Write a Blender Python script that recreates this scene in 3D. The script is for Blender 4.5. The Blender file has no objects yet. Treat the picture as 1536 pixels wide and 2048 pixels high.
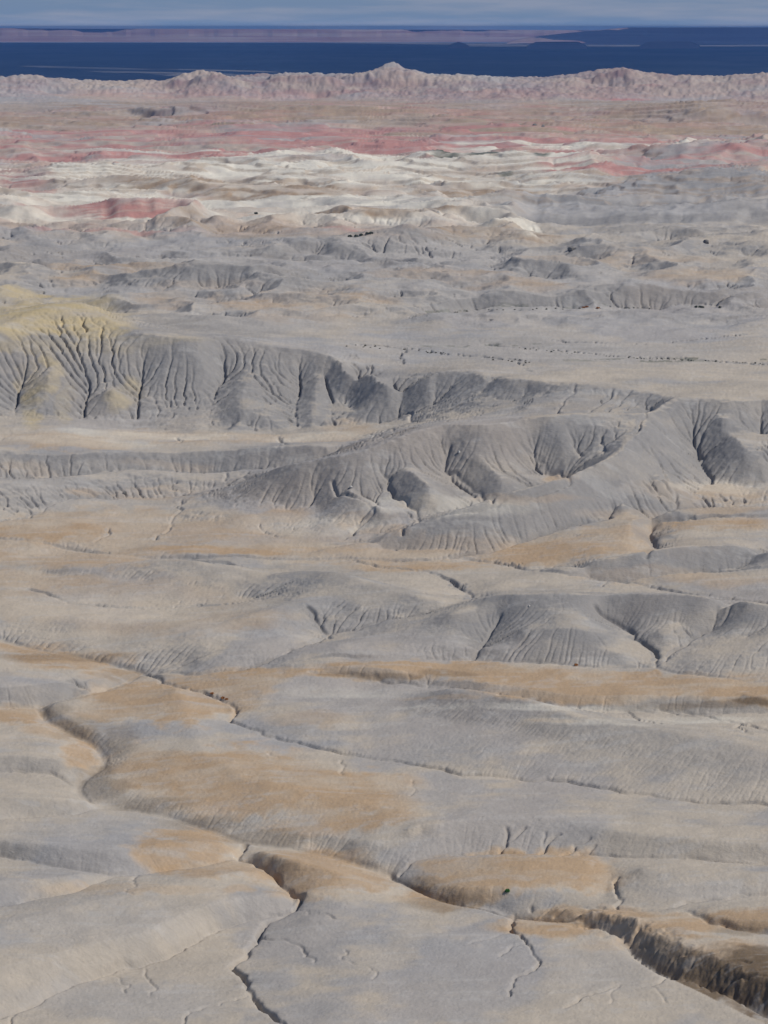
import bpy, math, random, time
import numpy as np
T0 = time.time()
random.seed(7)
rng = np.random.default_rng(11)
S = bpy.context.scene

# ------------------------------------------------------------------ camera
CAM_H = 230.0                     # eye height above the near wash, metres
HALF = math.radians(12.0)         # half the vertical field of view
PITCH = math.radians(11.38)
cam_d = bpy.data.cameras.new('camera')
cam_d.sensor_fit = 'VERTICAL'; cam_d.sensor_height = 36.0
cam_d.lens = 18.0 / math.tan(HALF)
cam_d.clip_start = 1.0; cam_d.clip_end = 400000.0
cam = bpy.data.objects.new('camera', cam_d)
cam.location = (0, 0, CAM_H)
cam.rotation_euler = (math.pi / 2 - PITCH, 0, 0)
S.collection.objects.link(cam); S.camera = cam

# ------------------------------------------------------------------ sky, sun, exposure
SUN_AZ = math.radians(98)         # from the view direction (+Y) towards +X
SUN_EL = math.radians(48)
W = bpy.data.worlds.new('World'); S.world = W; W.use_nodes = True
nt = W.node_tree; nt.nodes.clear()
out = nt.nodes.new('ShaderNodeOutputWorld'); bg = nt.nodes.new('ShaderNodeBackground')
sky = nt.nodes.new('ShaderNodeTexSky'); sky.sky_type = 'NISHITA'; sky.sun_disc = False
sky.sun_elevation = SUN_EL; sky.sun_rotation = SUN_AZ
sky.altitude = 1500; sky.air_density = 1.0; sky.dust_density = 0.6; sky.ozone_density = 2.0
tc = nt.nodes.new('ShaderNodeTexCoord'); mp = nt.nodes.new('ShaderNodeMapping')
mp.inputs['Scale'].default_value = (3.0, 3.0, 42.0)
nz = nt.nodes.new('ShaderNodeTexNoise'); nz.inputs['Scale'].default_value = 4.2
nz.inputs['Detail'].default_value = 7; nz.inputs['Roughness'].default_value = 0.55
cr = nt.nodes.new('ShaderNodeMapRange'); cr.inputs[1].default_value = 0.46; cr.inputs[2].default_value = 0.66
cr.inputs[3].default_value = 0.0; cr.inputs[4].default_value = 0.8
sep = nt.nodes.new('ShaderNodeSeparateXYZ')
low = nt.nodes.new('ShaderNodeMapRange'); low.inputs[1].default_value = 0.0; low.inputs[2].default_value = 0.35
low.inputs[3].default_value = 0.94; low.inputs[4].default_value = 0.0      # a slate bank of rain air low in the sky
m1 = nt.nodes.new('ShaderNodeMix'); m1.data_type = 'RGBA'
m1.inputs[7].default_value = (1.6, 2.55, 4.3, 1)
m2 = nt.nodes.new('ShaderNodeMix'); m2.data_type = 'RGBA'
m2.inputs[7].default_value = (3.3, 3.7, 4.8, 1)
L = nt.links.new
L(tc.outputs['Generated'], mp.inputs[0]); L(mp.outputs[0], nz.inputs['Vector']); L(nz.outputs[0], cr.inputs[0])
L(tc.outputs['Generated'], sep.inputs[0]); L(sep.outputs[2], low.inputs[0])
L(low.outputs[0], m1.inputs[0]); L(sky.outputs[0], m1.inputs[6])
lm = nt.nodes.new('ShaderNodeMath'); lm.operation = 'MULTIPLY'; L(cr.outputs[0], lm.inputs[0]); L(low.outputs[0], lm.inputs[1]); L(lm.outputs[0], m2.inputs[0]); L(m1.outputs[2], m2.inputs[6])
L(m2.outputs[2], bg.inputs[0]); bg.inputs[1].default_value = 0.085
L(bg.outputs[0], out.inputs[0])

sd = bpy.data.lights.new('sun', 'SUN'); sd.energy = 3.6; sd.angle = math.radians(0.6); sd.color = (1.0, 0.955, 0.89)
sun = bpy.data.objects.new('sun', sd); S.collection.objects.link(sun)
from mathutils import Vector
sdir = Vector((math.sin(SUN_AZ) * math.cos(SUN_EL), math.cos(SUN_AZ) * math.cos(SUN_EL), math.sin(SUN_EL)))
sun.rotation_euler = sdir.to_track_quat('Z', 'Y').to_euler(); sun.location = (300, 300, 900)
S.view_settings.view_transform = 'Standard'; S.view_settings.look = 'None'
S.view_settings.exposure = -0.03; S.view_settings.gamma = 1.0; S.view_settings.use_curve_mapping = False
S.cycles.max_bounces = 5; S.cycles.diffuse_bounces = 3; S.cycles.volume_bounces = 1

# ------------------------------------------------------------------ survey helpers
# Survey points are read off the photograph (1536 x 2048) with a height in metres; they fix map positions once.
TH = math.tan(HALF); CP, SP = math.cos(PITCH), math.sin(PITCH)
def px2map(px, py, z):
    X = (px - 768) / 1024 * TH; Y = (1024 - py) / 1024 * TH
    F = CP + Y * SP; Dn = SP - Y * CP
    return X / F, (CAM_H - z) * F / Dn          # u = x / D, D
def map2py(D, z):
    t = (CAM_H - z) / D                          # down / forward
    Y = (SP - t * CP) / (CP + t * SP)
    return 1024 - Y / TH * 1024
PXU = TH / 1024                                  # one photo pixel in u

U0, U1 = -0.198, 0.198
D0, D1 = 400.0, 9500.0
def grid(du):
    nc = int(round((U1 - U0) / du)) + 1
    nr = int(round(math.log(D1 / D0) / du)) + 1
    return nr, nc

# ------------------------------------------------------------------ noise
def lattice(nr, nc, cr_, cc_, seed):
    r = np.random.default_rng(seed)
    R = int(nr / cr_) + 3; C = int(nc / cc_) + 3
    g = r.random((R, C), dtype=np.float32) * 2 - 1
    def axis(n, cell):
        t = np.arange(n, dtype=np.float32) / cell; i = t.astype(np.int32); f = t - i
        f = f * f * f * (f * (f * 6 - 15) + 10)
        return i, f
    i, f = axis(nr, cr_); j, e = axis(nc, cc_)
    rows = g[i] * (1 - f)[:, None] + g[i + 1] * f[:, None]
    return rows[:, j] * (1 - e) + rows[:, j + 1] * e
def fbm(nr, nc, cr_, cc_, seed, octv=4, gain=0.5):
    h = 0; a = 1.0; s = 0
    for k in range(octv):
        if min(cr_, cc_) < 1.2: break
        h = h + a * lattice(nr, nc, cr_, cc_, seed + 31 * k); s += a; a *= gain; cr_ /= 2.03; cc_ /= 2.03
    return h / s
def blur(a, n):
    for _ in range(n):
        b = np.pad(a, 1, mode='edge')
        a = (b[:-2, 1:-1] + 2 * b[1:-1, 1:-1] + b[2:, 1:-1]) * 0.25
        b = np.pad(a, 1, mode='edge')
        a = (b[1:-1, :-2] + 2 * b[1:-1, 1:-1] + b[1:-1, 2:]) * 0.25
    return a
def resize(a, nr, nc):
    r = np.linspace(0, a.shape[0] - 1, nr); c = np.linspace(0, a.shape[1] - 1, nc)
    i = np.minimum(r.astype(int), a.shape[0] - 2); f = (r - i).astype(np.float32)[:, None]
    j = np.minimum(c.astype(int), a.shape[1] - 2); e = (c - j).astype(np.float32)
    t = a[i] * (1 - f) + a[i + 1] * f
    return t[:, j] * (1 - e) + t[:, j + 1] * e
def sstep(x, a, b):
    t = np.clip((x - a) / (b - a), 0, 1); return t * t * (3 - 2 * t)

# ------------------------------------------------------------------ survey: crests, feet and floors (px, py, z)
def lv(z, *pts): return [(p[0], p[1], z) for p in pts]
HL = [
 # ---- nearest ground, up to the lip of the canyon
 lv(0, (-150,2090),(300,2085),(800,2090),(1300,2090)), lv(-1.0, (-150,2200),(700,2200),(1700,2200)),
 [(620,1835,1.5),(800,1860,2),(950,1880,2)], lv(1.5,(700,1960),(900,1985)), lv(1,(650,2040),(1100,2045)),
 [(800,1763,-1),(860,1797,-.5),(930,1820,0),(1000,1836,.8),(1060,1850,1.8),(1130,1850,2),(1190,1866,2),(1250,1903,2),(1300,1938,2),(1360,1969,2),(1440,2012,2),(1540,2055,2),(1640,2095,2)],
 [(1130,1850,-.5),(1185,1864,-2),(1245,1906,-3.5),(1300,1944,-3),(1360,1975,-3),(1450,2020,-3),(1545,2062,-3),(1650,2105,-3)],
 [(1110,1822,0),(1130,1815,1.8),(1200,1822,4),(1260,1836,5.5),(1310,1846,6),(1380,1860,6),(1450,1886,6),(1536,1920,6),(1650,1965,6)],
 [(1200,1851,1.5),(1260,1880,1.5),(1310,1910,1.5),(1390,1957,1.5),(1470,1998,1.5),(1540,2033,1.5),(1650,2085,1.5)],
 [(1260,1853,4.4),(1310,1868,5),(1385,1893,5.2),(1460,1925,5.2),(1540,1962,5.2),(1650,2010,5.2)],
 [(1360,1822,4.2),(1420,1845,4),(1480,1858,4),(1545,1868,4),(1650,1880,4)],
 [(1420,1815,6),(1480,1812,7.5),(1545,1815,8.5),(1650,1818,8.5)], [(1400,1828,5.5),(1470,1838,6.5),(1545,1845,7),(1650,1850,7)],
 # ---- valley left of it and the long mounds on the left
 [(490,1695,-.5),(475,1715,-1),(535,1738,-1.2),(585,1792,-1.5),(596,1808,-1.8),(540,1845,-2),(512,1880,-2),(475,1925,-1.5),(495,1965,-1),(520,2012,-1)],
 [(0,2035,-2),(70,2007,-2),(130,1977,-2),(200,1948,-2),(270,1930,-2),(335,1912,-2),(380,1882,-2),(420,1861,-2),(470,1844,-2),(560,1826,-2)], lv(-2,(-160,2080),(-60,2055)),
 [(-150,1960,4),(0,1935,4),(120,1905,4.5),(230,1880,5),(330,1850,5),(420,1815,5),(500,1795,4.5),(560,1785,3)],
 [(-150,1850,6),(0,1850,6),(200,1800,6.5),(350,1770,6.5),(450,1745,5.5),(520,1740,3)],
 [(-150,1825,1.5),(0,1812,1.2),(60,1800,1.2),(140,1788,1.2),(180,1768,1),(230,1755,.8),(290,1746,.8),(400,1731,.5),(465,1718,0)],
 [(-150,1765,6),(0,1765,6),(60,1762,5.5),(120,1758,5),(170,1748,4)],
 [(-150,1722,2),(0,1710,2),(60,1722,2),(110,1733,1.8),(180,1742,1.5),(225,1750,1)],
 [(-150,1690,7),(0,1680,7),(120,1690,7),(220,1700,6),(270,1715,4.5)], [(300,1690,5),(380,1680,5),(440,1685,4),(470,1700,2)],
 [(520,1700,3),(600,1725,5),(680,1745,5),(750,1770,3)], [(600,1780,3),(700,1800,3)],
 [(-150,1640,2),(0,1640,2),(60,1632,1.5),(150,1625,1),(215,1614,.5)],
 [(-150,1595,7.5),(0,1590,7.5),(80,1592,7),(150,1596,5),(190,1602,3)],
 [(-150,1541,3),(0,1541,3),(60,1541,2.5),(105,1546,2),(150,1575,1)],
 [(-150,1508,8),(0,1508,8),(60,1512,8),(110,1515,7),(145,1520,5),(165,1533,3.5)], [(60,1470,8),(120,1480,7)],
 [(-150,1412,3.5),(0,1412,3.5),(75,1413,2.5)], [(-150,1365,10),(0,1372,10),(100,1368,9.5),(170,1360,8.5),(210,1350,7)], [(0,1320,10.5),(150,1330,10),(210,1335,8)],
 [(0,1425,6),(60,1435,6),(90,1455,5),(140,1475,4.5)],
 # ---- the winding wash
 [(-150,1262,6),(0,1277,5.5),(120,1301,5),(230,1326,4.5),(283,1340,4),(250,1358,3.8),(180,1380,3.2),(100,1400,2.8),(78,1413,2.5),(95,1441,2),(150,1467,1.5),(193,1491,1),(208,1511,.8),(203,1535,.6),(165,1560,.4),(157,1580,.2),(185,1606,0),(260,1619,-.3),(330,1633,-.5),(400,1652,-.8),(470,1677,-1),(540,1690,-1.5),(640,1707,-2),(720,1731,-2.5),(780,1751,-3),(850,1790,-3.5),(920,1814,-4),(1000,1830,-4),(1060,1842,-3.5),(1120,1846,-2.5),(1180,1855,-3)],
 [(300,1365,5.5),(200,1385,5.5),(120,1400,5.5),(100,1412,5.2),(160,1445,5),(228,1476,4.6),(250,1495,4.2),(252,1515,4.1),(235,1535,3.8),(215,1552,3.5),(225,1572,3.5),(300,1592,3),(380,1618,2.5),(500,1642,2.2),(580,1664,2),(650,1668,3),(720,1680,3)],
 [(350,1370,8),(380,1440,8),(400,1500,8.5),(500,1560,8.5),(700,1600,8),(900,1640,7)],
 [(630,1690,-1),(700,1700,0),(760,1730,0)], [(700,1680,4),(800,1680,4.5),(850,1665,5.5)],
 # ---- ochre mound right of centre
 [(800,1748,-1.2),(850,1730,2),(900,1716,4),(1000,1711,6),(1100,1712,6),(1180,1716,5.5)], [(850,1765,-.5),(930,1775,2),(1010,1772,3.5),(1110,1772,3.5),(1180,1770,3)],
 [(930,1810,-2),(1010,1822,-2.5),(1080,1822,-1.5),(1150,1812,.5)],
 [(820,1722,1.5),(880,1708,2),(980,1704,2.5),(1080,1704,2.8),(1190,1708,3),(1300,1715,3.5),(1420,1722,4),(1545,1728,4.5),(1680,1732,4.5)],
 [(1218,1720,3),(1222,1760,1.8),(1210,1800,1)], [(1280,1735,7),(1400,1742,8),(1540,1745,8.5),(1680,1745,8.5)],
 [(1140,1816,1.5),(1240,1816,3),(1310,1819,3.2),(1360,1809,3.5),(1420,1799,3.8),(1545,1793,4.5),(1680,1792,5)],
 [(820,1655,8),(900,1640,8.5),(980,1632,9),(1080,1632,9.5),(1180,1650,9.5),(1280,1665,9.5),(1400,1680,9.5),(1545,1690,9.5),(1680,1698,9.5)],
 # ---- the slope above, its crack and the big grey whaleback
 [(285,1340,4),(340,1360,5),(400,1384,5),(460,1412,4.5),(458,1442,4.5),(560,1482,5),(680,1507,5.5),(770,1519,5.5),(900,1542,6),(1000,1552,6),(1150,1567,6.5),(1250,1587,7),(1380,1602,7),(1545,1614,7.5),(1680,1620,8)],
 [(560,1440,8),(700,1440,8.5)], [(520,1385,8),(700,1380,8.5)],
 [(800,1390,9),(850,1382,13),(900,1378,17),(960,1382,19),(1050,1400,20),(1150,1426,20),(1300,1452,19.5),(1400,1472,19),(1545,1500,18.5),(1700,1530,18)],
 [(800,1430,9),(950,1450,12),(1150,1490,13),(1350,1530,13),(1545,1555,13),(1680,1570,13)],
 [(850,1370,8),(1000,1392,8.5),(1150,1413,8.5),(1300,1428,9),(1450,1448,10),(1545,1465,10),(1700,1480,10)],
 # ---- ochre terrace
 [(620,1350,8),(760,1363,8),(820,1366,8),(900,1376,8),(1000,1392,8),(1070,1401,8),(1150,1415,8),(1250,1419,8),(1350,1422,8),(1450,1425,8.5),(1545,1426,9),(1700,1428,9)],
 [(560,1345,8.5),(700,1342,11),(800,1346,12),(900,1356,12.5),(1000,1370,12.5),(1120,1385,12.5),(1250,1392,13),(1380,1396,13),(1545,1398,13.5),(1700,1400,13.5)],
 [(290,1336,5),(400,1341,8),(560,1337,10),(650,1326,11),(770,1323,12),(950,1319,12.5),(1150,1331,13),(1310,1336,13),(1400,1351,13.5),(1545,1369,14),(1700,1385,14)],
 # ---- the hills behind it
 [(930,1215,22),(1000,1195,29),(1080,1183,32),(1130,1179,33),(1180,1181,33),(1260,1179,33),(1350,1181,33),(1450,1196,32),(1545,1212,31),(1700,1230,30)],
 [(1050,1260,22),(1130,1255,23.5),(1180,1265,22)], [(1130,1230,26.5),(1180,1235,25.5)],
 [(1310,1328,13.5),(1315,1306,15),(1290,1290,16),(1265,1275,17),(1255,1256,18.5),(1235,1241,20.5),(1200,1215,25)],
 [(1320,1320,14),(1370,1296,16),(1440,1256,19.5),(1462,1225,24)], [(1180,1300,17),(1250,1305,17)], [(1400,1310,17),(1545,1320,17),(1700,1330,17)],
 [(1370,1240,23),(1330,1270,20)],[(1545,1250,24),(1480,1290,19)],
 [(950,1316,12.5),(967,1288,14),(988,1258,17.5),(1002,1235,21)], [(850,1250,18.5),(900,1235,22),(940,1225,23)], [(800,1290,15.5),(900,1290,16),(1050,1295,16.5)],
 [(470,1172,14),(520,1152,18),(560,1140,21),(620,1128,24),(680,1136,24.5),(740,1160,24),(830,1186,23),(880,1200,21)],
 [(470,1338,8.5),(540,1324,9),(600,1302,10),(650,1272,11.5),(655,1262,12),(640,1244,14),(625,1222,17)],
 [(655,1262,12),(715,1256,13),(768,1241,14.5),(868,1228,17),(920,1212,19)],
 [(380,1270,13),(480,1240,15.5),(560,1210,18.5),(620,1190,20)], [(400,1310,11),(500,1290,13),(580,1270,14)], [(700,1200,20),(760,1215,18.5)], [(680,1300,14),(760,1285,15)],
 [(110,1140,11),(180,1128,14),(250,1122,16),(320,1118,17),(400,1126,17),(460,1146,15.5),(490,1162,13.5)],
 [(-150,1178,7),(0,1181,7),(60,1181,7.2),(110,1196,7.5),(140,1211,7.5),(220,1214,8),(350,1213,9),(430,1208,10),(500,1192,12.5)],
 [(-150,1230,8.5),(0,1230,9),(150,1240,10.5),(300,1245,12),(400,1235,13)], [(120,1298,6.5),(200,1310,6),(270,1325,6)],[(150,1275,8.5),(250,1290,8.5)],
 [(-150,1135,9),(0,1135,9),(100,1150,9),(300,1165,11)],
 # ---- tan flats
 [(-150,1083,8),(0,1085,8),(110,1096,8),(200,1106,8),(300,1118,8.5),(450,1128,9),(525,1136,9.5),(640,1118,11),(760,1118,12),(900,1119,12.5),(940,1113,13)],
 [(560,1098,12),(650,1097,12.5),(720,1088,13.5),(850,1092,15),(930,1098,15)], [(300,1098,10.5),(450,1095,11),(540,1098,11.5)],
 [(690,1118,11.5),(760,1131,12),(850,1141,12.5),(880,1151,12.5),(910,1166,12.5),(935,1183,13),(960,1200,13)],
 [(843,1117,12.5),(938,1112,13),(993,1121,13),(1048,1136,13),(1138,1149,13),(1218,1159,13.5),(1268,1162,13.5),(1328,1176,13.5),(1393,1184,14),(1468,1194,14),(1545,1206,14),(1700,1225,14)],
 [(1000,1165,16),(1150,1168,16.5)], [(760,1160,14)],
 [(1180,1156,13.5),(1300,1151,14),(1400,1141,14),(1545,1129,14.5),(1700,1118,15)],
 [(1060,1130,15),(1130,1130,19),(1250,1114,23),(1350,1096,25),(1450,1088,26),(1545,1084,26.5),(1700,1078,27)],
 [(1290,1118,17),(1306,1092,15.5),(1300,1070,15.5),(1306,1052,15.5),(1345,1041,15.5),(1410,1036,16),(1545,1036,16.5),(1700,1036,17)],
 [(1340,1075,19),(1450,1055,21),(1545,1050,22),(1700,1050,22)],
 [(1262,1075,20),(1262,1050,22),(1290,1034,23),(1350,1022,25),(1420,1014,25.5),(1545,1011,26),(1700,1008,26)],
 [(1230,1110,16.5),(1150,1055,19.5),(1100,1095,16.5),(1000,1108,14.5)], [(1180,1085,17.5),(1250,1095,18)],
 # ---- spur running down to the left with its foot
 [(640,1092,15),(760,1070,19),(850,1042,25),(950,1010,31),(1040,984,37),(1110,965,40),(1200,930,44),(1250,900,46)],
 [(900,1110,14),(980,1098,15),(1050,1076,16.5),(1130,1056,18),(1200,1048,19),(1219,1042,19.5),(1222,1026,21)],
 [(1222,1026,21),(1290,1018,22),(1350,1013,22.5),(1423,967,25),(1545,965,26),(1700,962,26)],[(1423,967,25),(1418,955,26),(1408,940,27),(1398,920,29),(1396,895,33)],
 [(1350,1013,22.5),(1343,1000,24),(1300,985,29),(1290,965,31)], [(1200,1020,23),(1150,1000,29)], [(1250,990,31)],[(1340,965,32),(1300,930,36)],[(1320,940,34)],
 [(1290,1000,27)],
 # ---- strip of tan ground behind the spur and the fan of spurs behind it
 [(650,1085,14),(768,1064,16),(828,1045,18),(918,1024,20),(993,1011,22),(1068,994,25),(1118,975,28),(1138,965,29),(1128,952,30),(1080,940,32),(1062,915,36)],
 [(480,975,17),(520,955,24),(560,940,31),(600,934,35),(680,924,38),(740,905,42),(790,880,46),(830,862,49),(900,843,53),(960,845,54),(1050,840,54),(1150,835,54),(1240,825,54),(1290,828,53)],
 [(700,960,33),(740,1000,27),(770,1030,22)], [(810,940,37),(860,985,30),(900,1008,25)], [(930,905,43),(990,950,36),(1040,975,30)],
 [(690,1075,14.5),(715,1052,16.5),(748,1030,19),(744,1018,21),(700,995,24),(660,975,28)],
 [(805,1060,17),(832,1040,19),(833,1028,20),(808,1005,23),(780,985,26),(768,950,32)],
 [(985,1003,23),(960,985,25),(940,972,27),(925,955,30),(888,935,34),(893,915,38)],
 [(1095,937,33),(1075,922,36),(1060,900,40)], [(1160,912,38),(1150,895,41)], [(1210,915,40),(1205,895,42)], [(1130,890,44),(1140,850,50)],
 [(520,1045,13.5),(560,1070,12.5)], [(560,1000,20),(580,1025,16)], [(640,1000,20),(640,1040,16)],
 [(330,1080,10.5),(345,1045,11.5),(350,1020,12.5)], [(-150,1045,9.5),(0,1048,10),(60,1032,10.5),(120,1012,11),(210,1001,11.5),(350,991,12),(450,978,14),(490,968,17)],
 [(-150,978,20),(0,970,20),(100,955,20.5),(200,943,21),(330,935,21),(450,935,21),(520,938,21.5),(600,936,23)], [(-150,1060,9.5),(100,1050,10.5),(250,1025,12)],
 [(-150,958,18),(30,956,18),(150,945,19),(250,936,19.5),(400,934,20),(520,934,20.5),(640,930,22),(700,920,24)],
 [(-150,905,28),(0,900,28),(120,902,28),(250,900,28),(400,893,29),(470,890,30),(600,896,30),(700,889,33),(770,879,38),(830,855,44)],
 # ---- pediment under the high cliff
 [(-150,893,23),(0,888,24),(150,885,24.5),(300,880,25),(450,878,25.5),(600,880,26),(700,872,28),(780,855,31),(830,838,34)],
 [(-150,868,27),(0,862,27),(60,860,27),(130,866,26.5),(200,852,27),(300,850,27),(380,868,26.5),(480,850,27),(545,866,26.5),(620,850,27),(700,850,28),(780,838,30),(815,826,32)],
 [(-150,655,76),(0,650,77),(50,630,79),(100,616,81),(150,609,82),(200,624,79),(240,650,74),(300,668,71),(400,676,69),(430,668,69),(480,672,67),(560,690,63),(640,702,60),(700,725,57),(740,735,57),(800,742,58),(870,735,59.5),(940,730,60),(990,752,58.5),(1050,758,58.5),(1120,763,58.5),(1200,768,58.5),(1270,772,58),(1330,786,56)],
 [(-150,648,75),(0,643,76),(60,622,78),(120,606,80),(150,603,81),(200,617,78),(235,640,74)], lv(57,(-150,652),(0,652),(100,650),(200,652)), lv(60,(-150,606),(0,604),(100,604),(220,604)),
 [(22,852,28),(30,810,35),(45,760,46)], [(60,835,30.5),(90,780,44),(105,730,55)],
 [(162,836,29),(170,800,37),(175,760,46)], [(215,820,33),(225,770,46)],
 [(265,836,29),(272,800,36),(290,750,47)], [(340,815,33),(370,770,43),(415,715,58)],
 [(430,846,28),(435,800,36),(440,750,45.5)], [(480,846,30.5),(488,800,38.5),(495,745,49)], [(530,835,31.5),(552,790,39),(575,740,49.5)],
 [(590,846,28),(597,800,36),(605,755,44.5)], [(655,838,30.5),(660,790,38.5),(665,750,46)], [(625,842,30.5),(632,790,40),(640,745,49)], [(725,818,32.5),(716,785,39),(706,752,46.5)],
 [(815,824,32.5),(800,800,37),(785,770,45)], [(930,835,42),(975,790,49),(985,768,52)], [(1000,838,45),(1020,800,48)], [(860,830,38),(880,790,44)],
 [(985,840,51),(1040,839,47.5),(1100,835,48),(1200,826,49),(1258,822,49.5),(1300,806,52)], [(1060,815,49.5),(1080,785,53)],[(1035,820,47),(1050,790,50)],
 [(1290,828,53),(1310,812,54),(1345,796,57),(1400,790,58),(1450,794,58),(1480,797,57.5),(1545,800,57),(1700,805,57)],
 [(1300,820,47),(1283,850,42),(1268,870,39)], [(1250,900,46),(1260,880,45.5),(1310,850,50)],
 [(1396,895,35.5),(1402,860,43),(1410,830,49.5)], [(1460,860,46),(1500,910,38),(1536,950,30)], [(1445,820,54)], [(1536,880,37),(1520,850,43)],[(1600,930,36)],
 # ---- plateau beyond the rim
 lv(55,(900,700),(1100,720),(1300,750),(1420,765),(1600,775),(1700,775)), lv(54,(768,693),(850,700),(950,712),(1060,728)),
 lv(53,(980,692),(1080,700),(1180,708),(1300,718),(1400,722),(1545,729),(1700,735)),
 lv(55.5,(950,675),(1150,678),(1350,692),(1545,700)), lv(54.5,(1100,682),(1250,685),(1400,675),(1500,668)),
 lv(53.5,(828,648),(850,632),(950,621),(1100,618),(1250,616),(1400,614),(1545,623),(1700,628)),
 lv(56,(880,650),(1050,635),(1300,632),(1545,645),(1700,650)),
 [(820,632,57),(860,612,60),(950,594,63),(1100,590,64),(1250,590,62),(1400,594,59),(1545,600,59),(1700,605,59)],
 [(1180,592,61),(1262,573,68),(1330,590,61)],
 lv(56,(740,675),(640,665)), [(600,640,58),(700,620,60),(800,600,61)], [(380,655,63),(430,640,64)], [(260,640,62),(330,655,62),(380,662,63)],
 [(650,625,59),(760,605,62)], [(620,618,61),(700,594,65),(760,592,65)],
 # ---- far grey hills
 [(130,592,56),(200,580,60),(250,562,65),(310,546,71),(380,540,75),(440,532,78),(500,540,76),(545,550,74),(600,575,66),(650,592,60)], [(200,576,59),(310,542,70),(380,536,74),(440,528,77),(500,536,75),(545,546,73),(600,570,65)],
 [(180,625,55),(270,622,56),(340,604,57),(420,588,58),(500,583,59),(600,582,60)], [(300,640,57),(420,622,58),(480,600,59),(600,592,61)],
 [(-150,610,62),(0,585,60),(100,600,58)], [(-150,560,64),(0,555,64),(90,545,66),(110,556,62)],
 [(380,626,58),(430,610,63),(520,600,64),(600,588,64)],
 [(620,500,64),(680,493,68),(720,487,72),(770,468,79),(800,457,84),(820,452,87),(845,466,80),(870,482,74),(920,490,69),(1000,498,67)],
 [(700,530,60),(800,522,61),(900,520,61),(1000,515,62)], [(970,497,66),(1030,474,75),(1060,455,85),(1085,474,75),(1100,482,70)], [(1100,480,72),(1150,478,73),(1240,484,72),(1260,492,66)],
 [(1080,500,63),(1180,498,63),(1260,500,63)],
 [(-150,498,72),(0,499,72),(80,503,71),(145,515,66)], [(-150,540,62),(0,540,62),(140,545,61)],
 [(430,500,66),(520,497,72),(640,503,70)], [(430,525,61),(560,522,61),(640,520,62)],
 lv(62,(200,500),(300,515),(300,480)),
 # terraces on the right
 [(900,395,70),(1030,388,78.5),(1200,385,79),(1400,382,80),(1545,376,82),(1700,372,82)], [(960,414,66),(1100,410,68),(1300,412,69),(1545,408,70),(1700,408,70)],
 [(960,440,66),(1080,425,73),(1180,418,76.5),(1300,420,76),(1440,412,79),(1480,396,84),(1545,392,86),(1700,390,86)], [(1050,450,64),(1200,448,64),(1400,450,64),(1545,450,65),(1700,450,65)],
 [(1280,468,64),(1330,460,72),(1380,466,72),(1450,470,72),(1545,470,72),(1700,468,72)], [(1300,490,62),(1545,488,62),(1700,488,62)],
 [(850,365,70),(1100,362,76),(1545,345,84),(1700,342,84)],
 # ---- cream and red country
 [(-150,352,84),(100,350,85),(300,354,86),(500,378,81),(620,388,78)], [(-150,372,74),(100,375,74),(300,380,74),(450,400,72),(620,402,70)],
 [(560,362,84),(600,357,88),(680,358,86),(710,366,78)], [(560,374,74),(700,376,74)],
 [(200,420,78),(230,412,84),(330,410,84),(400,416,80)], [(200,436,68),(400,438,68)],
 [(600,432,76),(760,432,80),(900,436,78),(960,444,72)], [(600,455,66),(800,458,66),(980,458,66)],
 [(560,412,72),(700,402,78),(860,404,78),(950,414,72)], [(-150,430,72),(0,432,76),(200,440,74),(420,462,70)], [(-150,462,64),(200,470,64),(420,480,64)],
 lv(72,(-150,325),(300,330),(700,345),(900,350)), lv(78,(430,320),(520,318),(560,325)), lv(84,(1300,300),(1420,300)), lv(74,(1300,312),(1500,312)),
 lv(70,(-150,300),(400,300),(900,300),(1200,300),(1700,310)), lv(70,(-150,260),(500,260),(1000,265),(1700,270)),
 lv(70,(-150,230),(400,235),(900,228),(1300,235),(1700,240)), lv(72,(-150,205),(200,210)), 
 lv(71,(560,215),(800,210),(1100,215),(1300,218)),
 lv(73,(100,196),(300,198),(520,200),(640,196),(860,207),(1000,209)), [(1100,205,74),(1300,198,75),(1700,200,75)],
 [(210,212,82),(330,208,92),(420,212,88),(530,216,80)], [(210,220,72),(420,232,71),(530,232,71)],
 [(1370,224,80),(1420,208,98),(1480,206,98),(1545,206,100),(1700,206,100)], [(1380,232,72),(1545,232,72),(1700,232,72)],
 [('sky',), (-150,160,120),(0,159,122),(40,157,124),(85,158,122),(110,168,106),(200,170,102),(260,172,100),(330,168,104),(360,151,126),(400,143,136),(440,146,134),(470,156,122),(530,161,112),(546,148,132),(560,146,134),(640,146,134),(700,146,134),(740,144,136),(762,132,148),(776,121,155),(795,121,155),(813,136,144),(835,146,134),(860,149,130),(1000,151,127),(1080,156,121),(1145,151,126),(1190,142,140),(1240,139,143),(1272,143,138),(1292,149,128),(1380,151,126),(1430,157,119),(1480,149,128),(1545,146,132),(1700,146,132)],
 [(330,190,82),(400,170,106),(480,185,84)], [(560,165,112),(700,168,110),(850,170,108)], [(1100,165,112),(1250,172,106)],
]

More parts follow.
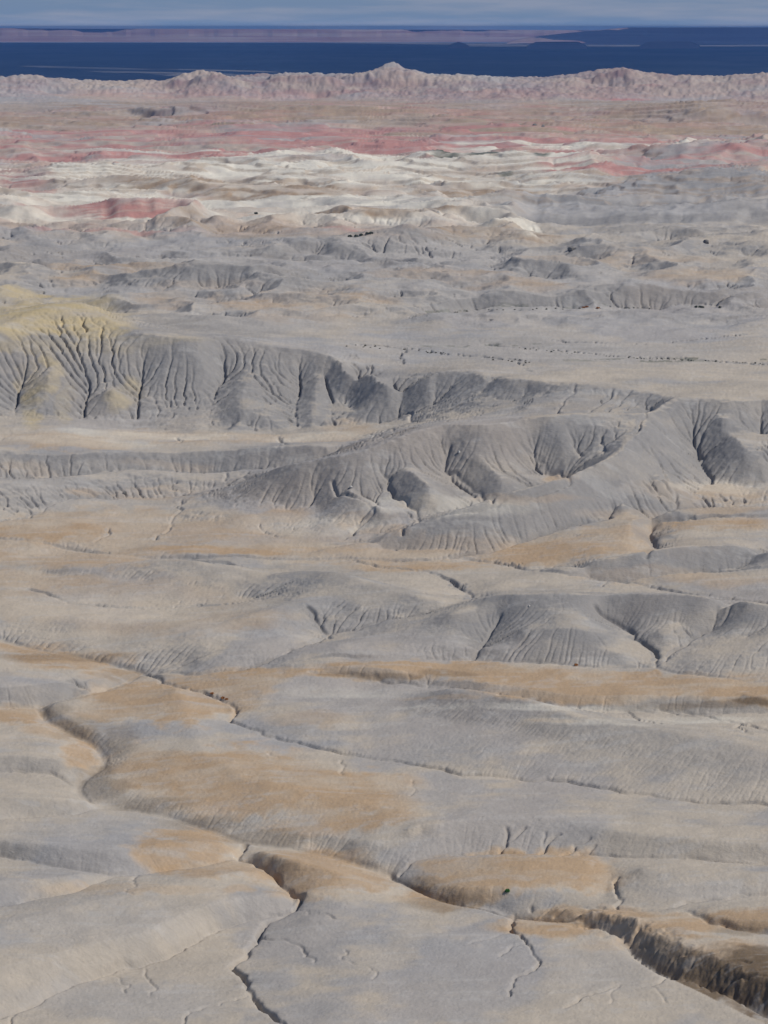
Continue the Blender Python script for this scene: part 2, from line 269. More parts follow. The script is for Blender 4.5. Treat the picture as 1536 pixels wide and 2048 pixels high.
# ------------------------------------------------------------------ survey: gullies  (half width px, depth px, wobble, points)
CH = [
 (10, 5, .4, [(-60,1268),(0,1276),(120,1301),(230,1326),(283,1339),(250,1358),(180,1379),(100,1400),(78,1413),(95,1441),(150,1467),(193,1491),(209,1511),(203,1535),(165,1560),(157,1580),(185,1606),(260,1619),(330,1633),(400,1652),(470,1677),(540,1690),(640,1707),(720,1731),(780,1751)]),
 (8, 9, 1.5, [(780,1748),(810,1766),(850,1787),(920,1811),(1000,1829),(1060,1840)]),
 (7, 6, 2.0, [(1060,1840),(1120,1845),(1180,1853)]), (6,6,5,[(1262,1892),(1272,1868),(1278,1856)]), (4,5,5,[(1340,1935),(1350,1915),(1400,1895)]), (4,5,5,[(1400,1975),(1440,1940),(1500,1925)]),(3,4,5,[(1450,1985),(1490,1965),(1540,1955)]),(3,4,5,[(1310,1915),(1330,1890),(1360,1880)]),(3,4,5,[(1370,1950),(1390,1920),(1440,1905)]), (6,6,1,[(1061,1815),(1063,1821)]),
 (7, 12, 2.5, [(492,1684),(487,1692),(476,1708),(478,1720),(505,1724),(535,1737),(548,1752),(560,1766),(578,1782),(590,1793),(599,1806),(588,1822),(560,1836),(530,1848),(521,1862),(512,1880),(494,1897),(492,1912),(462,1930),(488,1948),(496,1960),(502,1980),(510,1995),(520,2012),(546,2028),(570,2060)]),
 (7, 6, 1.5, [(588,1822),(540,1830),(470,1845),(420,1862),(380,1883),(335,1912),(270,1931),(200,1948),(130,1977),(70,2007),(0,2036),(-60,2060)]),
 (7, 4, 1.5, [(-60,1824),(0,1812),(60,1800),(140,1788),(180,1768),(230,1753),(290,1745),(400,1731),(470,1717)]),
 (7, 4, 1.2, [(-60,1700),(0,1711),(60,1722),(110,1734),(180,1743),(230,1752)]),
 (7, 3, 1, [(-60,1641),(0,1640),(60,1633),(150,1626),(215,1614)]), (7, 3, 1, [(-60,1541),(0,1541),(60,1541),(105,1546),(150,1575)]),
 (7, 3, 1, [(-60,1412),(0,1412),(75,1413)]),
 (5, 6, 3, [(290,1342),(340,1360),(380,1376),(420,1390),(460,1411),(474,1424),(458,1442),(480,1451),(560,1481),(680,1506),(770,1518),(900,1541),(1000,1551),(1150,1566),(1250,1586),(1380,1601),(1545,1613),(1620,1618)]),
 (6, 3, 1.5, [(285,1336),(400,1341),(560,1336),(650,1326),(770,1323),(950,1319),(1150,1331),(1310,1336),(1400,1351),(1545,1369)]),
 (6, 3, 3, [(620,1351),(760,1363),(820,1366),(900,1376),(1000,1392),(1070,1401),(1150,1415),(1250,1419),(1350,1423),(1450,1426),(1545,1427)]),
 (3, 6, 4, [(1255,1420),(1265,1428),(1278,1434),(1322,1442)]), (3, 6, 4, [(1320,1419),(1400,1429),(1450,1441),(1480,1448),(1502,1454),(1545,1467)]), (3,5,4,[(1480,1448),(1490,1462),(1502,1470)]),
 (5, 5, 2, [(800,1748),(820,1724),(880,1710),(980,1705),(1080,1705),(1190,1708),(1300,1715),(1420,1722),(1545,1728)]),
 (4, 6, 4, [(1235,1815),(1238,1795),(1232,1775),(1236,1757)]), (5, 8, 2, [(1110,1834),(1122,1824),(1138,1816)]), (6, 5, 2, [(1138,1816),(1240,1816),(1310,1819),(1360,1809),(1420,1799),(1545,1793)]),
 (7, 6, 3, [(1360,1822),(1420,1845),(1480,1858),(1545,1868)]),
 (5, 9, 3, [(1029,1832),(1024,1845),(1022,1858),(1028,1866)]), (3, 7, 4, [(1028,1866),(1044,1875),(1052,1888),(1062,1898),(1068,1912),(1080,1926),(1070,1940),(1050,1950),(1030,1962),(1020,1978),(1018,1992)]),
 (3, 4, 4, [(1050,1888),(1020,1896),(1000,1912)]), (3, 3, 4, [(1022,1862),(980,1878),(940,1888)]),
 (4, 6, 3, [(1352,1956),(1318,1964),(1295,1970),(1240,1970),(1200,1984),(1160,1996),(1130,2015)]), (2.5,3,5,[(1240,1970),(1220,1990),(1210,2010)]), (2.5,3,5,[(1298,1968),(1320,1985),(1332,2005)]),
 (3, 3, 5, [(598,1822),(650,1827),(668,1836)]), (3, 4, 5, [(528,1872),(545,1880),(580,1884),(610,1902),(628,1925)]),
 (3, 4, 4, [(495,1986),(440,2008),(400,2018),(370,2030),(366,2048)]), (3, 3, 4, [(290,1935),(302,1965),(312,1980),(300,1990)]), (2.5,3,5,[(215,1944),(240,1960),(250,1985)]),
 (3, 4, 3, [(0,2030),(20,2024),(30,2028),(20,2048)]), (2.5,3,6,[(690,1900),(710,1930),(745,1958)]), (3,3,6,[(266,1790),(270,1770),(276,1750)]),
 (2.5,4,5,[(555,1513),(540,1505),(472,1496)]), (3,4,5,[(685,1550),(686,1535),(684,1520)]), (2.5,3,5,[(820,1590),(822,1572),(826,1560)]),
 (4,6,3,[(995,1706),(1012,1690),(1015,1672),(1012,1655)]),(4,5,3,[(1008,1692),(1030,1675),(1050,1655)]),(4,6,3,[(1080,1706),(1092,1690),(1120,1668)]),(4,5,3,[(1088,1695),(1090,1665)]),(4,5,3,[(1122,1708),(1150,1688),(1180,1675)]),(4,5,3,[(1160,1708),(1190,1690)]),
 (5, 9, 3, [(1312,1334),(1315,1318),(1308,1302),(1290,1291),(1266,1276),(1256,1257),(1236,1241),(1215,1228),(1190,1205)]),
 (4, 6, 3, [(1315,1330),(1340,1312),(1370,1297),(1400,1275),(1440,1256),(1455,1235),(1462,1215)]),
 (5, 7, 2, [(946,1318),(956,1300),(966,1288),(985,1262),(1000,1238)]),
 (5, 6, 2, [(470,1338),(540,1324),(600,1302),(630,1284),(655,1263),(640,1246),(628,1228),(612,1205)]), (4,5,3,[(655,1263),(715,1256),(768,1241),(868,1229),(960,1205)]),
 (5, 4, 2, [(-60,1180),(0,1181),(60,1181),(110,1196),(140,1211),(220,1214),(350,1213),(430,1209),(500,1194)]),
 (7, 4, 1, [(-60,1083),(0,1085),(65,1091),(110,1096),(200,1106),(300,1118),(450,1127),(525,1136)]), (6,4,1,[(300,1118),(500,1116),(640,1117),(760,1118),(900,1119),(940,1113)]),
 (4, 7, 3, [(690,1118),(760,1131),(850,1141),(880,1151),(898,1157),(910,1166),(922,1176),(935,1184),(958,1199)]),
 (5, 5, 2, [(843,1117),(938,1112),(993,1121),(1048,1136),(1138,1149),(1218,1159),(1268,1162),(1328,1176),(1393,1184),(1468,1194),(1545,1206)]), (3,6,3,[(1200,1170),(1222,1162)]),
 (6, 4, 2, [(1180,1156),(1300,1151),(1400,1141),(1545,1129)]), (7,8,3,[(1292,1115),(1312,1098),(1305,1085),(1298,1070),(1306,1053),(1345,1042),(1410,1037),(1545,1037)]),
 (5, 6, 2, [(900,1110),(980,1098),(1050,1076),(1130,1056),(1200,1048)]), (4,9,3,[(1200,1048),(1218,1043),(1216,1034),(1222,1026)]),
 (5, 9, 4, [(1350,1014),(1354,1006),(1343,998),(1352,990)]), (4, 7, 4, [(1423,968),(1421,955),(1408,944),(1402,928),(1396,910),(1396,890),(1404,868)]), (3,6,3,[(1340,1000),(1300,985),(1285,965)]),
 (3,6,3,[(1352,1000),(1320,960),(1318,930),(1300,900)]),
 (5, 5, 2, [(650,1086),(768,1065),(828,1046),(918,1025),(993,1012),(1068,995),(1118,976)]), (4,8,3,[(1118,976),(1140,965),(1132,954),(1098,944)]),(3,6,3,[(1095,938),(1078,922),(1060,905),(1040,885)]),
 (4, 7, 3, [(685,1076),(715,1054),(748,1030),(742,1019),(700,995),(665,970)]), (4,7,3,[(805,1062),(832,1041),(834,1028),(808,1005),(782,985),(768,955),(758,935)]), (4,7,3,[(985,1005),(960,986),(942,972),(925,958),(888,936),(892,915),(900,890)]),
 (3,6,3,[(1165,915),(1152,900),(1140,870)]),(3,6,3,[(1208,912),(1206,895),(1210,870)]),(3,6,3,[(660,1275)]+[(655,1263)]),
 (4,5,3,[(-60,1047),(0,1048),(60,1032),(120,1012),(210,1001),(350,991),(450,979)]), (4,4,3,[(-60,958),(30,956),(150,945),(250,936),(400,934),(520,934)]),
 (3,5,3,[(310,1080),(343,1050),(348,1015),(360,1000)]),(3,5,3,[(190,1088),(215,1075),(218,1060)]),(3,4,3,[(520,1058),(556,1072)]),(3,4,3,[(495,960),(498,940)]),(3,4,3,[(450,960),(452,940)]),(3,4,3,[(210,1000),(150,985),(140,965)]),(3,4,3,[(8,955),(14,935),(60,915)]),
 (3,5,3,[(345,885),(352,872)]),(3,6,3,[(555,893),(560,880),(555,870)]),
 (3,7,3,[(835,842),(820,830),(812,822)]),(3,7,2,[(1300,818),(1292,836),(1280,855),(1268,872)]),
 (3,7,2,[(1215,826),(1240,795),(1262,775)]),(3,6,2,[(1180,826),(1205,800),(1225,772)]),(3,5,2,[(1100,835),(1130,795),(1150,768)]),(3,5,2,[(1250,820),(1275,800),(1300,785)]),
 (3,4,3,[(700,690),(768,693),(850,700),(950,712),(1040,723),(1062,740)]), (4,4,3,[(980,692),(1080,701),(1180,709),(1300,718),(1400,722),(1545,730)]), (4,4,2,[(826,648),(850,632),(950,621),(1100,618),(1250,616),(1400,614),(1545,623)]), (3,3,3,[(1100,682),(1250,685),(1400,676),(1500,667)]),
 (3,5,3,[(805,725),(800,708),(815,700)]),
]

# ------------------------------------------------------------------ solve the broad relief between the survey lines
DUC = 0.0016
nrc, ncc = grid(DUC)
def rc_of(u, D, du): return np.log(D / D0) / du, (u - U0) / du
def ease(p):
    x, y, z = p
    fl = float(np.interp(y, [860, 900, 1000, 1150, 1340, 1600, 1850, 2100], [28, 22, 12, 9, 8, 2, 0, 0]))
    k = float(np.interp(y, [860, 940, 1000, 1300, 1400, 1800, 1870, 2100], [1.0, .84, .80, .80, .72, .72, 1.0, 1.0]))
    z = fl + (z - fl) * k
    return (x, y, 28 + (z - 28) * .84 if z > 28 else z)
num = np.zeros((nrc, ncc)); den = np.zeros((nrc, ncc))
for ln in HL:
    if ln[0] == ('sky',):
        ln = [(x, y, CAM_H - 5850 * math.tan(PITCH + math.atan((y - 1024) / 1024 * TH))) for x, y, _ in ln[1:]]
    else: ln = [ease(p) for p in ln]
    P = np.array([(*px2map(*p), p[2]) for p in ln])
    r, c = rc_of(P[:, 0], P[:, 1], DUC); z = P[:, 2]
    if abs(P[:, 1].mean() - 5850) < 5 and P[:, 1].std() < 5:       # the rim crest is some 150 m broad
        r = np.concatenate([r, r[::-1] + 14]); c = np.concatenate([c, c[::-1]]); z = np.concatenate([z, z[::-1]]); ln = list(ln) * 2
    if len(ln) == 1: rr, cc, zz = r, c, z
    else:
        seg = []
        for k in range(len(ln) - 1):
            n = int(max(abs(r[k + 1] - r[k]), abs(c[k + 1] - c[k])) * 1.5) + 2
            t = np.linspace(0, 1, n)
            seg.append(np.stack([r[k] + (r[k + 1] - r[k]) * t, c[k] + (c[k + 1] - c[k]) * t, z[k] + (z[k + 1] - z[k]) * t], 1))
        A = np.concatenate(seg); rr, cc, zz = A.T
    ri = np.round(rr).astype(int); ci = np.round(cc).astype(int)
    ok = (ri >= 0) & (ri < nrc) & (ci >= 0) & (ci < ncc)
    np.add.at(num, (ri[ok], ci[ok]), zz[ok]); np.add.at(den, (ri[ok], ci[ok]), 1)
# beyond the skyline hills the land drops towards the far plain
num[-1] = -40; den[-1] = 1; num[0] = -2; den[0] = 1
back = int(math.log(8200 / D0) / DUC); num[back] = 20; den[back] = 1
pyr = [(num, den)]
while min(pyr[-1][0].shape) > 8:
    a, b = pyr[-1]
    if a.shape[0] % 2: a = np.vstack([a, a[-1:] * 0]); b = np.vstack([b, b[-1:] * 0])
    if a.shape[1] % 2: a = np.hstack([a, a[:, -1:] * 0]); b = np.hstack([b, b[:, -1:] * 0])
    m = b > 0; v = np.where(m, a / np.maximum(b, 1e-9), 0)
    f = lambda q: q[::2, ::2] + q[1::2, ::2] + q[::2, 1::2] + q[1::2, 1::2]
    pyr.append((f(v), f(m.astype(float))))
Z = None
for a, b in reversed(pyr):
    m = b > 0; v = np.where(m, a / np.maximum(b, 1e-9), 0)
    Z = np.full(a.shape, v[m].mean()) if Z is None else resize(np.pad(Z, ((0, 1), (0, 1)), mode='edge'), a.shape[0] + 2, a.shape[1] + 2)[:a.shape[0], :a.shape[1]]
    for _ in range(90 if a.size > 100000 else 220):
        Z[m] = v[m]
        q = np.pad(Z, 1, mode='edge')
        Z = (q[:-2, 1:-1] + q[2:, 1:-1] + q[1:-1, :-2] + q[1:-1, 2:]) * 0.25
    Z[m] = v[m]
Z = Z[:nrc, :ncc].astype(np.float32)
Z0 = Z.copy()
fz = sstep(np.arange(nrc), math.log(4500 / D0) / DUC, math.log(5200 / D0) / DUC)[:, None].astype(np.float32)
Z = (0.75 * blur(Z, 1) + 0.25 * blur(Z, 6)) * (1 - fz) + Z * fz
cz = (D0 * np.exp(np.arange(nrc) * DUC) * DUC)[:, None].astype(np.float32)
lim_ = cz * np.where(D0 * np.exp(np.arange(nrc) * DUC) < 650, 1.1, np.where(D0 * np.exp(np.arange(nrc) * DUC) < 1260, .56, .72))[:, None].astype(np.float32)
for _ in range(30):                                   # slopes settle at the angle clay can hold
    for ax in (0, 1):
        d = np.diff(Z, axis=ax); l_ = lim_[1:] if ax == 0 else lim_
        ex = np.clip(np.abs(d) - l_, 0, None) * np.sign(d) * .3
        if ax == 0: Z[1:] -= ex; Z[:-1] += ex
        else: Z[:, 1:] -= ex; Z[:, :-1] += ex
print('relief', round(time.time() - T0, 1))

def finder(Zg, du):
    """map position of the ground seen at a survey pixel"""
    Dr = D0 * np.exp(np.arange(Zg.shape[0]) * du)
    def f(px, py):
        u = px2map(px, py, 0)[0]
        for _ in range(1):
            c = (u - U0) / du; c = min(max(c, 0), Zg.shape[1] - 1.001); j = int(c); e = c - j
            col = Zg[:, j] * (1 - e) + Zg[:, j + 1] * e
        yy = np.minimum.accumulate(map2py(Dr, col))
        i = int(np.searchsorted(-yy, -py)); i = min(max(i, 1), len(Dr) - 1)
        y0, y1 = yy[i - 1], yy[i]; t = 0 if y0 == y1 else (y0 - py) / (y0 - y1)
        t = min(max(t, 0), 1)
        return u, float(Dr[i - 1] * (1 - t) + Dr[i] * t), float(col[i - 1] * (1 - t) + col[i] * t)
    return f
seek = finder(Z, DUC)

# ------------------------------------------------------------------ finer grid: swells, gullies, rills
DU = 0.0004
nr, nc = grid(DU)
Dg = (D0 * np.exp(np.arange(nr) * DU)).astype(np.float32); CS = (Dg * DU)[:, None]      # cell size, metres
H = resize(Z, nr, nc).astype(np.float32)
farm = sstep(Dg, 2300, 3600)[:, None].astype(np.float32)
H += CS * fbm(nr, nc, 120, 150, 15, 3, .45) * 7.5 * (sstep(Dg, 700, 820) * (1 - sstep(Dg, 1230, 1330)))[:, None].astype(np.float32)
H += CS * (fbm(nr, nc, 130, 130, 3, 3) * 3.0 + fbm(nr, nc, 34, 34, 5, 3) * 0.8)
H += CS * fbm(nr, nc, 190, 330, 13, 4, .5) * 9.0 * .9 * (sstep(Dg, 1330, 1430) * (1 - sstep(Dg, 1650, 1850)))[:, None].astype(np.float32)
# hummocks in the far grey and cream country
bump = 1 - np.abs(fbm(nr, nc, 90, 84, 41, 4, 0.40)) * 2.4
midm = (sstep(Dg, 1580, 1800) * (1 - sstep(Dg, 3300, 3900)))[:, None].astype(np.float32)
H += CS * bump * 7 * (sstep(Dg, 1400, 1500) * (1 - sstep(Dg, 1580, 1800)))[:, None].astype(np.float32)
tm_ = np.ones((nr, nc), np.float32)
uu = (U0 + np.arange(nc) * DU)[None] / PXU + 768
tm_ -= .7 * sstep(uu, 1000, 1080) * (sstep(Dg, 2040, 2120) * (1 - sstep(Dg, 2420, 2560)))[:, None]
H -= CS * np.abs(fbm(nr, nc, 70, 34, 57, 3, .5)) * 7 * (1 - tm_)
H += CS * tm_ * bump * (17.0 - 5.0 * sstep(Dg, 2300, 2900)[:, None]) * midm * (.35 + .65 * sstep(fbm(nr, nc, 300, 300, 43, 3), -.2, .4))
rimm = sstep(resize(Z, nr, nc), 62, 84) * sstep(Dg, 4600, 5200)[:, None]
H += CS * (1 - np.abs(fbm(nr, nc, 70, 46, 47, 4, 0.5)) * 2.4 - .75) * 1.9 * rimm + CS * fbm(nr, nc, 12, 5, 48, 3, .7) * (1.5 * rimm + .5 * sstep(Dg, 4000, 4600)[:, None])
tn = (fbm(nr, nc, 120, 210, 53, 5, .5) + .35 * fbm(nr, nc, 500, 500, 54, 2)) * 5.0
tfr = tn - np.floor(tn); TERR = (np.floor(tn) + sstep(tfr, .78, 1.0)).astype(np.float32)
terrm = (sstep(Dg, 2150, 2500) * (1 - sstep(Dg, 4700, 5300)))[:, None].astype(np.float32)
H += CS * (TERR + .3 * tn) * 2.6 * terrm
LEDGE = (sstep(tfr, .70, .84) * (1 - sstep(tfr, .96, 1.0)) * terrm).astype(np.float32)
H += CS * fbm(nr, nc, 50, 90, 51, 4) * 2.5 * farm
print('grid', nr, nc, round(time.time() - T0, 1))

def carve_line(A, pts_rc, w, dep, flat=False):
    """lower A (in cells) along a polyline, V-shaped with a soft shoulder"""
    for (r0, c0), (r1, c1) in zip(pts_rc[:-1], pts_rc[1:]):
        R = w * 3.2
        a = max(int(min(r0, r1) - R), 0); b = min(int(max(r0, r1) + R) + 2, nr)
        c = max(int(min(c0, c1) - R), 0); d = min(int(max(c0, c1) + R) + 2, nc)
        if a >= b or c >= d: continue
        rr = np.arange(a, b, dtype=np.float32)[:, None]; cc = np.arange(c, d, dtype=np.float32)[None]
        dr, dc = r1 - r0, c1 - c0; l2 = dr * dr + dc * dc + 1e-6
        t = np.clip(((rr - r0) * dr + (cc - c0) * dc) / l2, 0, 1)
        q = np.sqrt((rr - r0 - dr * t) ** 2 + (cc - c0 - dc * t) ** 2) / w
        v = dep * (0.68 * np.clip(1.15 - q, 0, 1) + 0.32 * np.exp(-q * 0.9) * np.clip(1.4 - q / 3.2 * 1.4, 0, 1))
        if flat: v = np.minimum(v, dep * .55)
        np.maximum(A[a:b, c:d], v, out=A[a:b, c:d])
K = np.zeros((nr, nc), np.float32)
PXC = PXU / DU
rw = random.Random(5)
CM = np.zeros((nr, nc), np.float32)
CM_pts = [(1190,1852),(1260,1872),(1310,1900),(1385,1945),(1460,1985),(1540,2025),(1640,2075)]
q_ = []
for p in CM_pts:
    u, D, z = seek(*p); q_.append(tuple(float(v) for v in rc_of(u, D, DU)))
carve_line(CM, q_, 26, 1.0)
CM = np.clip(CM * 1.6, 0, 1)
H += CS * CM * ((1 - np.abs(fbm(nr, nc, 34, 17, 91, 5, .62)) * 3) * 1.3 + fbm(nr, nc, 30, 40, 93, 3) * 3 + fbm(nr, nc, 6, 6, 92, 2) * 1.0)
for w, dep, wob, pts in CH:
    P = []
    for p in pts:
        u, D, z = seek(*p); r, c = rc_of(u, D, DU); P.append((float(r), float(c)))
    for _ in range(3):                                  # wander between survey points
        Q = [P[0]]
        for a, b in zip(P[:-1], P[1:]):
            l = math.hypot(b[0] - a[0], b[1] - a[1])
            if l > 9:
                k = rw.gauss(0, 0.045) * wob * min(l, 40) * 0.8; k = max(-.22 * l, min(.22 * l, k))
                Q.append(((a[0] + b[0]) / 2 + (b[1] - a[1]) / l * k, (a[1] + b[1]) / 2 - (b[0] - a[0]) / l * k))
            Q.append(b)
        P = Q
    dep = dep * (1.5 if pts[0][1] > 1340 and w < 9 else (1.1 if 1075 < pts[0][1] < 1345 else 1.0)); nP = len(P); ph = rw.uniform(0, 6)
    for q in range(nP - 1):
        var = .8 + .3 * math.sin(q * .35 + ph)
        carve_line(K, P[q:q + 2], max(w * PXC, 1.25), dep * PXC * (var if w < 9 else 1.0), w >= 9)
K = .45 * K + .55 * blur(K, 1)
H -= K * CS
print('gullies', round(time.time() - T0, 1))

def runoff(Hs, cs, n, steps, amount, seed, thr=0.14, cap=3.2, base=0.0, pw=1.25):
    """loose water: particles run downhill and cut where their paths gather; amount in cells"""
    R, C = Hs.shape; r_ = np.random.default_rng(seed)
    B = blur(Hs, 1)
    gr = np.zeros_like(B); gc = np.zeros_like(B)
    gr[1:-1] = (B[2:] - B[:-2]) * .5; gc[:, 1:-1] = (B[:, 2:] - B[:, :-2]) * .5
    gr /= cs; gc /= cs
    sl = np.sqrt(gr * gr + gc * gc) + 1e-6
    nrr = (-gr / sl).ravel(); ncc2 = (-gc / sl).ravel()
    pr = r_.random(n, dtype=np.float32) * (R - 3) + 1; pc = r_.random(n, dtype=np.float32) * (C - 3) + 1
    ok = sl[pr.astype(int), pc.astype(int)] > 0.07
    pr = pr[ok]; pc = pc[ok]
    vr = np.zeros_like(pr); vc = np.zeros_like(pc)
    acc = np.zeros(R * C, np.float32)
    for s in range(steps):
        idx = (pr + .5).astype(np.int32) * C + (pc + .5).astype(np.int32)
        if s > 3: acc += np.bincount(idx, minlength=R * C).astype(np.float32)
        vr = 0.45 * vr + 0.55 * nrr[idx]; vc = 0.45 * vc + 0.55 * ncc2[idx]
        l = np.sqrt(vr * vr + vc * vc) + 1e-6
        pr += vr / l; pc += vc / l
        np.clip(pr, 1, R - 2, out=pr); np.clip(pc, 1, C - 2, out=pc)
    acc = acc.reshape(R, C) / (len(pr) * (steps - 4) / (R * C))
    cut = np.clip(np.log1p(acc * .8) - .50, -.1, cap)
    mask = sstep(blur(sl, 3), thr, thr + .30)
    return cut * mask * amount, acc, sl

print('pre', round(time.time() - T0, 1))
# half resolution first, then full
n2r, n2c = nr // 2, nc // 2
lim = int(math.log(3300 / D0) / DU) // 2
h2 = resize(H, n2r, n2c)[:lim]; cs2 = (D0 * np.exp(np.arange(lim) * DU * 2) * DU * 2).astype(np.float32)[:, None]
h2 = h2.astype(np.float32); base2 = h2.copy()
h2 += cs2 * (np.random.default_rng(3).random(h2.shape, dtype=np.float32) - .5) * .25
am2 = np.interp(np.log(D0 * np.exp(np.arange(lim) * DU * 2)), np.log([500, 700, 900, 1200, 1600, 3000]), [.05, .12, .5, .5, .4, .8]).astype(np.float32)[:, None]
for it in range(9):
    cut, acc, sl = runoff(h2, cs2, 330000, 46, 0.085, 100 + it)
    cut *= am2
    h2 -= cut * cs2
d2 = h2 - base2
d2 = resize(d2, lim * 2, nc)
H[:lim * 2] += d2
print('rills coarse', round(time.time() - T0, 1))
limf = int(math.log(2100 / D0) / DU)
hf = H[:limf].copy(); csf = CS[:limf]
FLOW = np.zeros((nr, nc), np.float32)
slm = sstep(blur(np.hypot(np.gradient(hf, axis=0), np.gradient(hf, axis=1)) / csf, 2), .12, .3)
hf += csf * slm * (.3 + .7 * sstep(Dg[:limf], 900, 1150)[:, None]) * (fbm(limf, nc, 15, 15, 81, 2) * .55 + fbm(limf, nc, 5, 5, 83, 2) * .75)
hf += csf * (np.random.default_rng(4).random(hf.shape, dtype=np.float32) - .5) * .35
kfree = np.where(Dg[:limf, None] < 1230, 1 - np.clip(K[:limf] * .9, 0, 1), 1).astype(np.float32)
amf = np.interp(np.log(D0 * np.exp(np.arange(limf) * DU)), np.log([500, 700, 900, 1200, 1600, 3000]), [.12, .25, .75, .9, 1.05, 1.1]).astype(np.float32)[:, None]
for it in range(6):
    cut, acc, sl = runoff(hf, csf, 760000, 62, 0.42, 200 + it)
    cut *= amf * kfree
    hf -= cut * csf
H[:limf] = hf
FLOW[:limf] = np.clip(cut / .3, -1, 5)
print('rills fine', round(time.time() - T0, 1))
H += CS * lattice(nr, nc, 1.7, 1.7, 77) * 0.03

# ------------------------------------------------------------------ rock zones (what the ground is made of)
# ellipses (px, py, rx, ry, strength); each is laid on the ground it was surveyed on
OCHRE = [(250,1060,420,40,.45),(900,1100,500,30,.4),(200,1200,300,50,.3),(350,1240,260,30,.3),(1450,985,200,22,.5),(900,1790,120,24,.8),(140,1110,230,26,.55),(60,1160,160,18,.45),(420,1105,170,9,.9),(80,1070,190,20,.9),(170,1060,60,12,.6),(330,1050,150,22,.35),(430,1045,120,22,.5),(620,1095,150,10,.6),(560,1150,60,20,.0),
 (820,1128,130,14,.75),(1110,1105,150,26,.8),(1230,1085,80,22,.6),(1000,1115,120,10,.6),(1400,1055,150,16,.95),(1300,1062,70,18,.5),(1450,1010,100,30,.4),(1450,985,90,14,.55),(1250,1035,90,12,.4),
 (1060,1002,120,10,.55),(780,1060,70,10,.5),(1300,1150,160,14,.35),(1450,1160,120,14,.35),
 (700,1352,180,10,.9),(950,1345,220,18,1),(1250,1372,300,26,1),(1500,1395,120,18,.9),(480,1345,140,9,.8),(1150,1390,200,16,.9),(760,1345,160,14,.8),
 (150,1315,130,18,.95),(60,1290,90,12,.7),(230,1345,70,14,.9),(330,1400,180,42,.95),(430,1365,130,24,.7),(330,1370,100,16,.7),(220,1420,90,20,.6),
 (30,1420,70,18,.9),(100,1450,70,14,.5),(160,1505,45,34,.95),(130,1460,60,16,.5),
 (420,1540,220,48,.95),(600,1580,200,50,.9),(680,1610,150,40,.8),(520,1600,200,36,.8),(320,1510,60,20,.7),(330,1560,90,26,.6),(760,1560,90,20,.4),
 (385,1695,90,38,1),(330,1715,60,26,.9),(430,1735,130,18,.8),(530,1745,40,26,.8),(620,1725,130,36,1),(700,1755,90,26,.9),(600,1760,70,26,.7),(620,1790,70,14,.5),
 (1060,1750,180,42,1.1),(960,1760,110,32,.9),(1150,1745,70,40,.9),(900,1730,70,18,.6),
 (1090,1855,110,18,.8),(1170,1830,90,14,.7),(1240,1830,80,16,.7),(1330,1850,110,26,.9),(1300,1880,80,20,.6),(1200,1890,60,12,.35),(1500,1835,110,22,1),(1430,1900,120,22,.7),(1500,1935,90,26,.7),
 (900,1395,100,5,.4),(620,1440,90,20,.3),(1100,1440,60,4,.5),(600,1655,80,14,.5),(250,1780,180,12,.35),(480,1780,40,12,.4),(690,850,60,20,.3),
 (330,870,130,14,.5),(120,885,140,14,.6),(500,870,120,10,.6),(650,875,90,10,.5),(60,935,60,16,.5),(330,920,90,10,.35),(160,990,40,10,.5),(300,985,120,14,.4),(560,1030,60,20,.5),(700,1040,50,16,.5),(830,1010,40,16,.4),(1000,1000,40,10,.5),(1120,955,40,12,.5),
 (520,610,120,14,.5),(680,605,100,16,.45),(330,605,60,14,.4),(420,580,120,10,.4),(600,640,140,12,.3),(150,565,60,10,.5),(220,540,160,10,.5),(1050,575,120,8,.4),(1400,560,120,14,.4),(1100,530,90,8,.4),(1250,520,200,10,.3),(900,560,160,10,.35)]
BROWN = [(1450,1955,170,62,.95),(1370,1925,90,40,.75),(1300,1895,50,30,.55),(1545,1990,90,70,1),(1160,1850,50,10,.3),(1400,1412,130,8,.5),(760,1356,120,6,.5),(900,1350,60,8,.4),(1500,1405,30,10,.9),(1480,1860,60,10,.4),(900,1805,90,16,.4),(850,1770,50,16,.35)]
WASH = [(250,1480,40,30,.5),(160,1450,60,24,.45),(100,1415,40,14,.5),(200,1560,50,36,.55),(300,1605,90,16,.6),(420,1645,90,16,.6),(540,1672,90,16,.55),(130,1310,150,8,.5),(250,1345,60,12,.4)]
YELLOW = [(120,630,130,36,1),(40,650,90,26,.8),(200,655,70,26,.8),(30,600,60,12,.7),(60,790,26,70,.8),(90,740,22,50,.7),(130,800,22,50,.45),(255,790,34,44,.6),(300,680,130,10,.25),(100,690,200,16,.35),(600,760,0,0,0)]
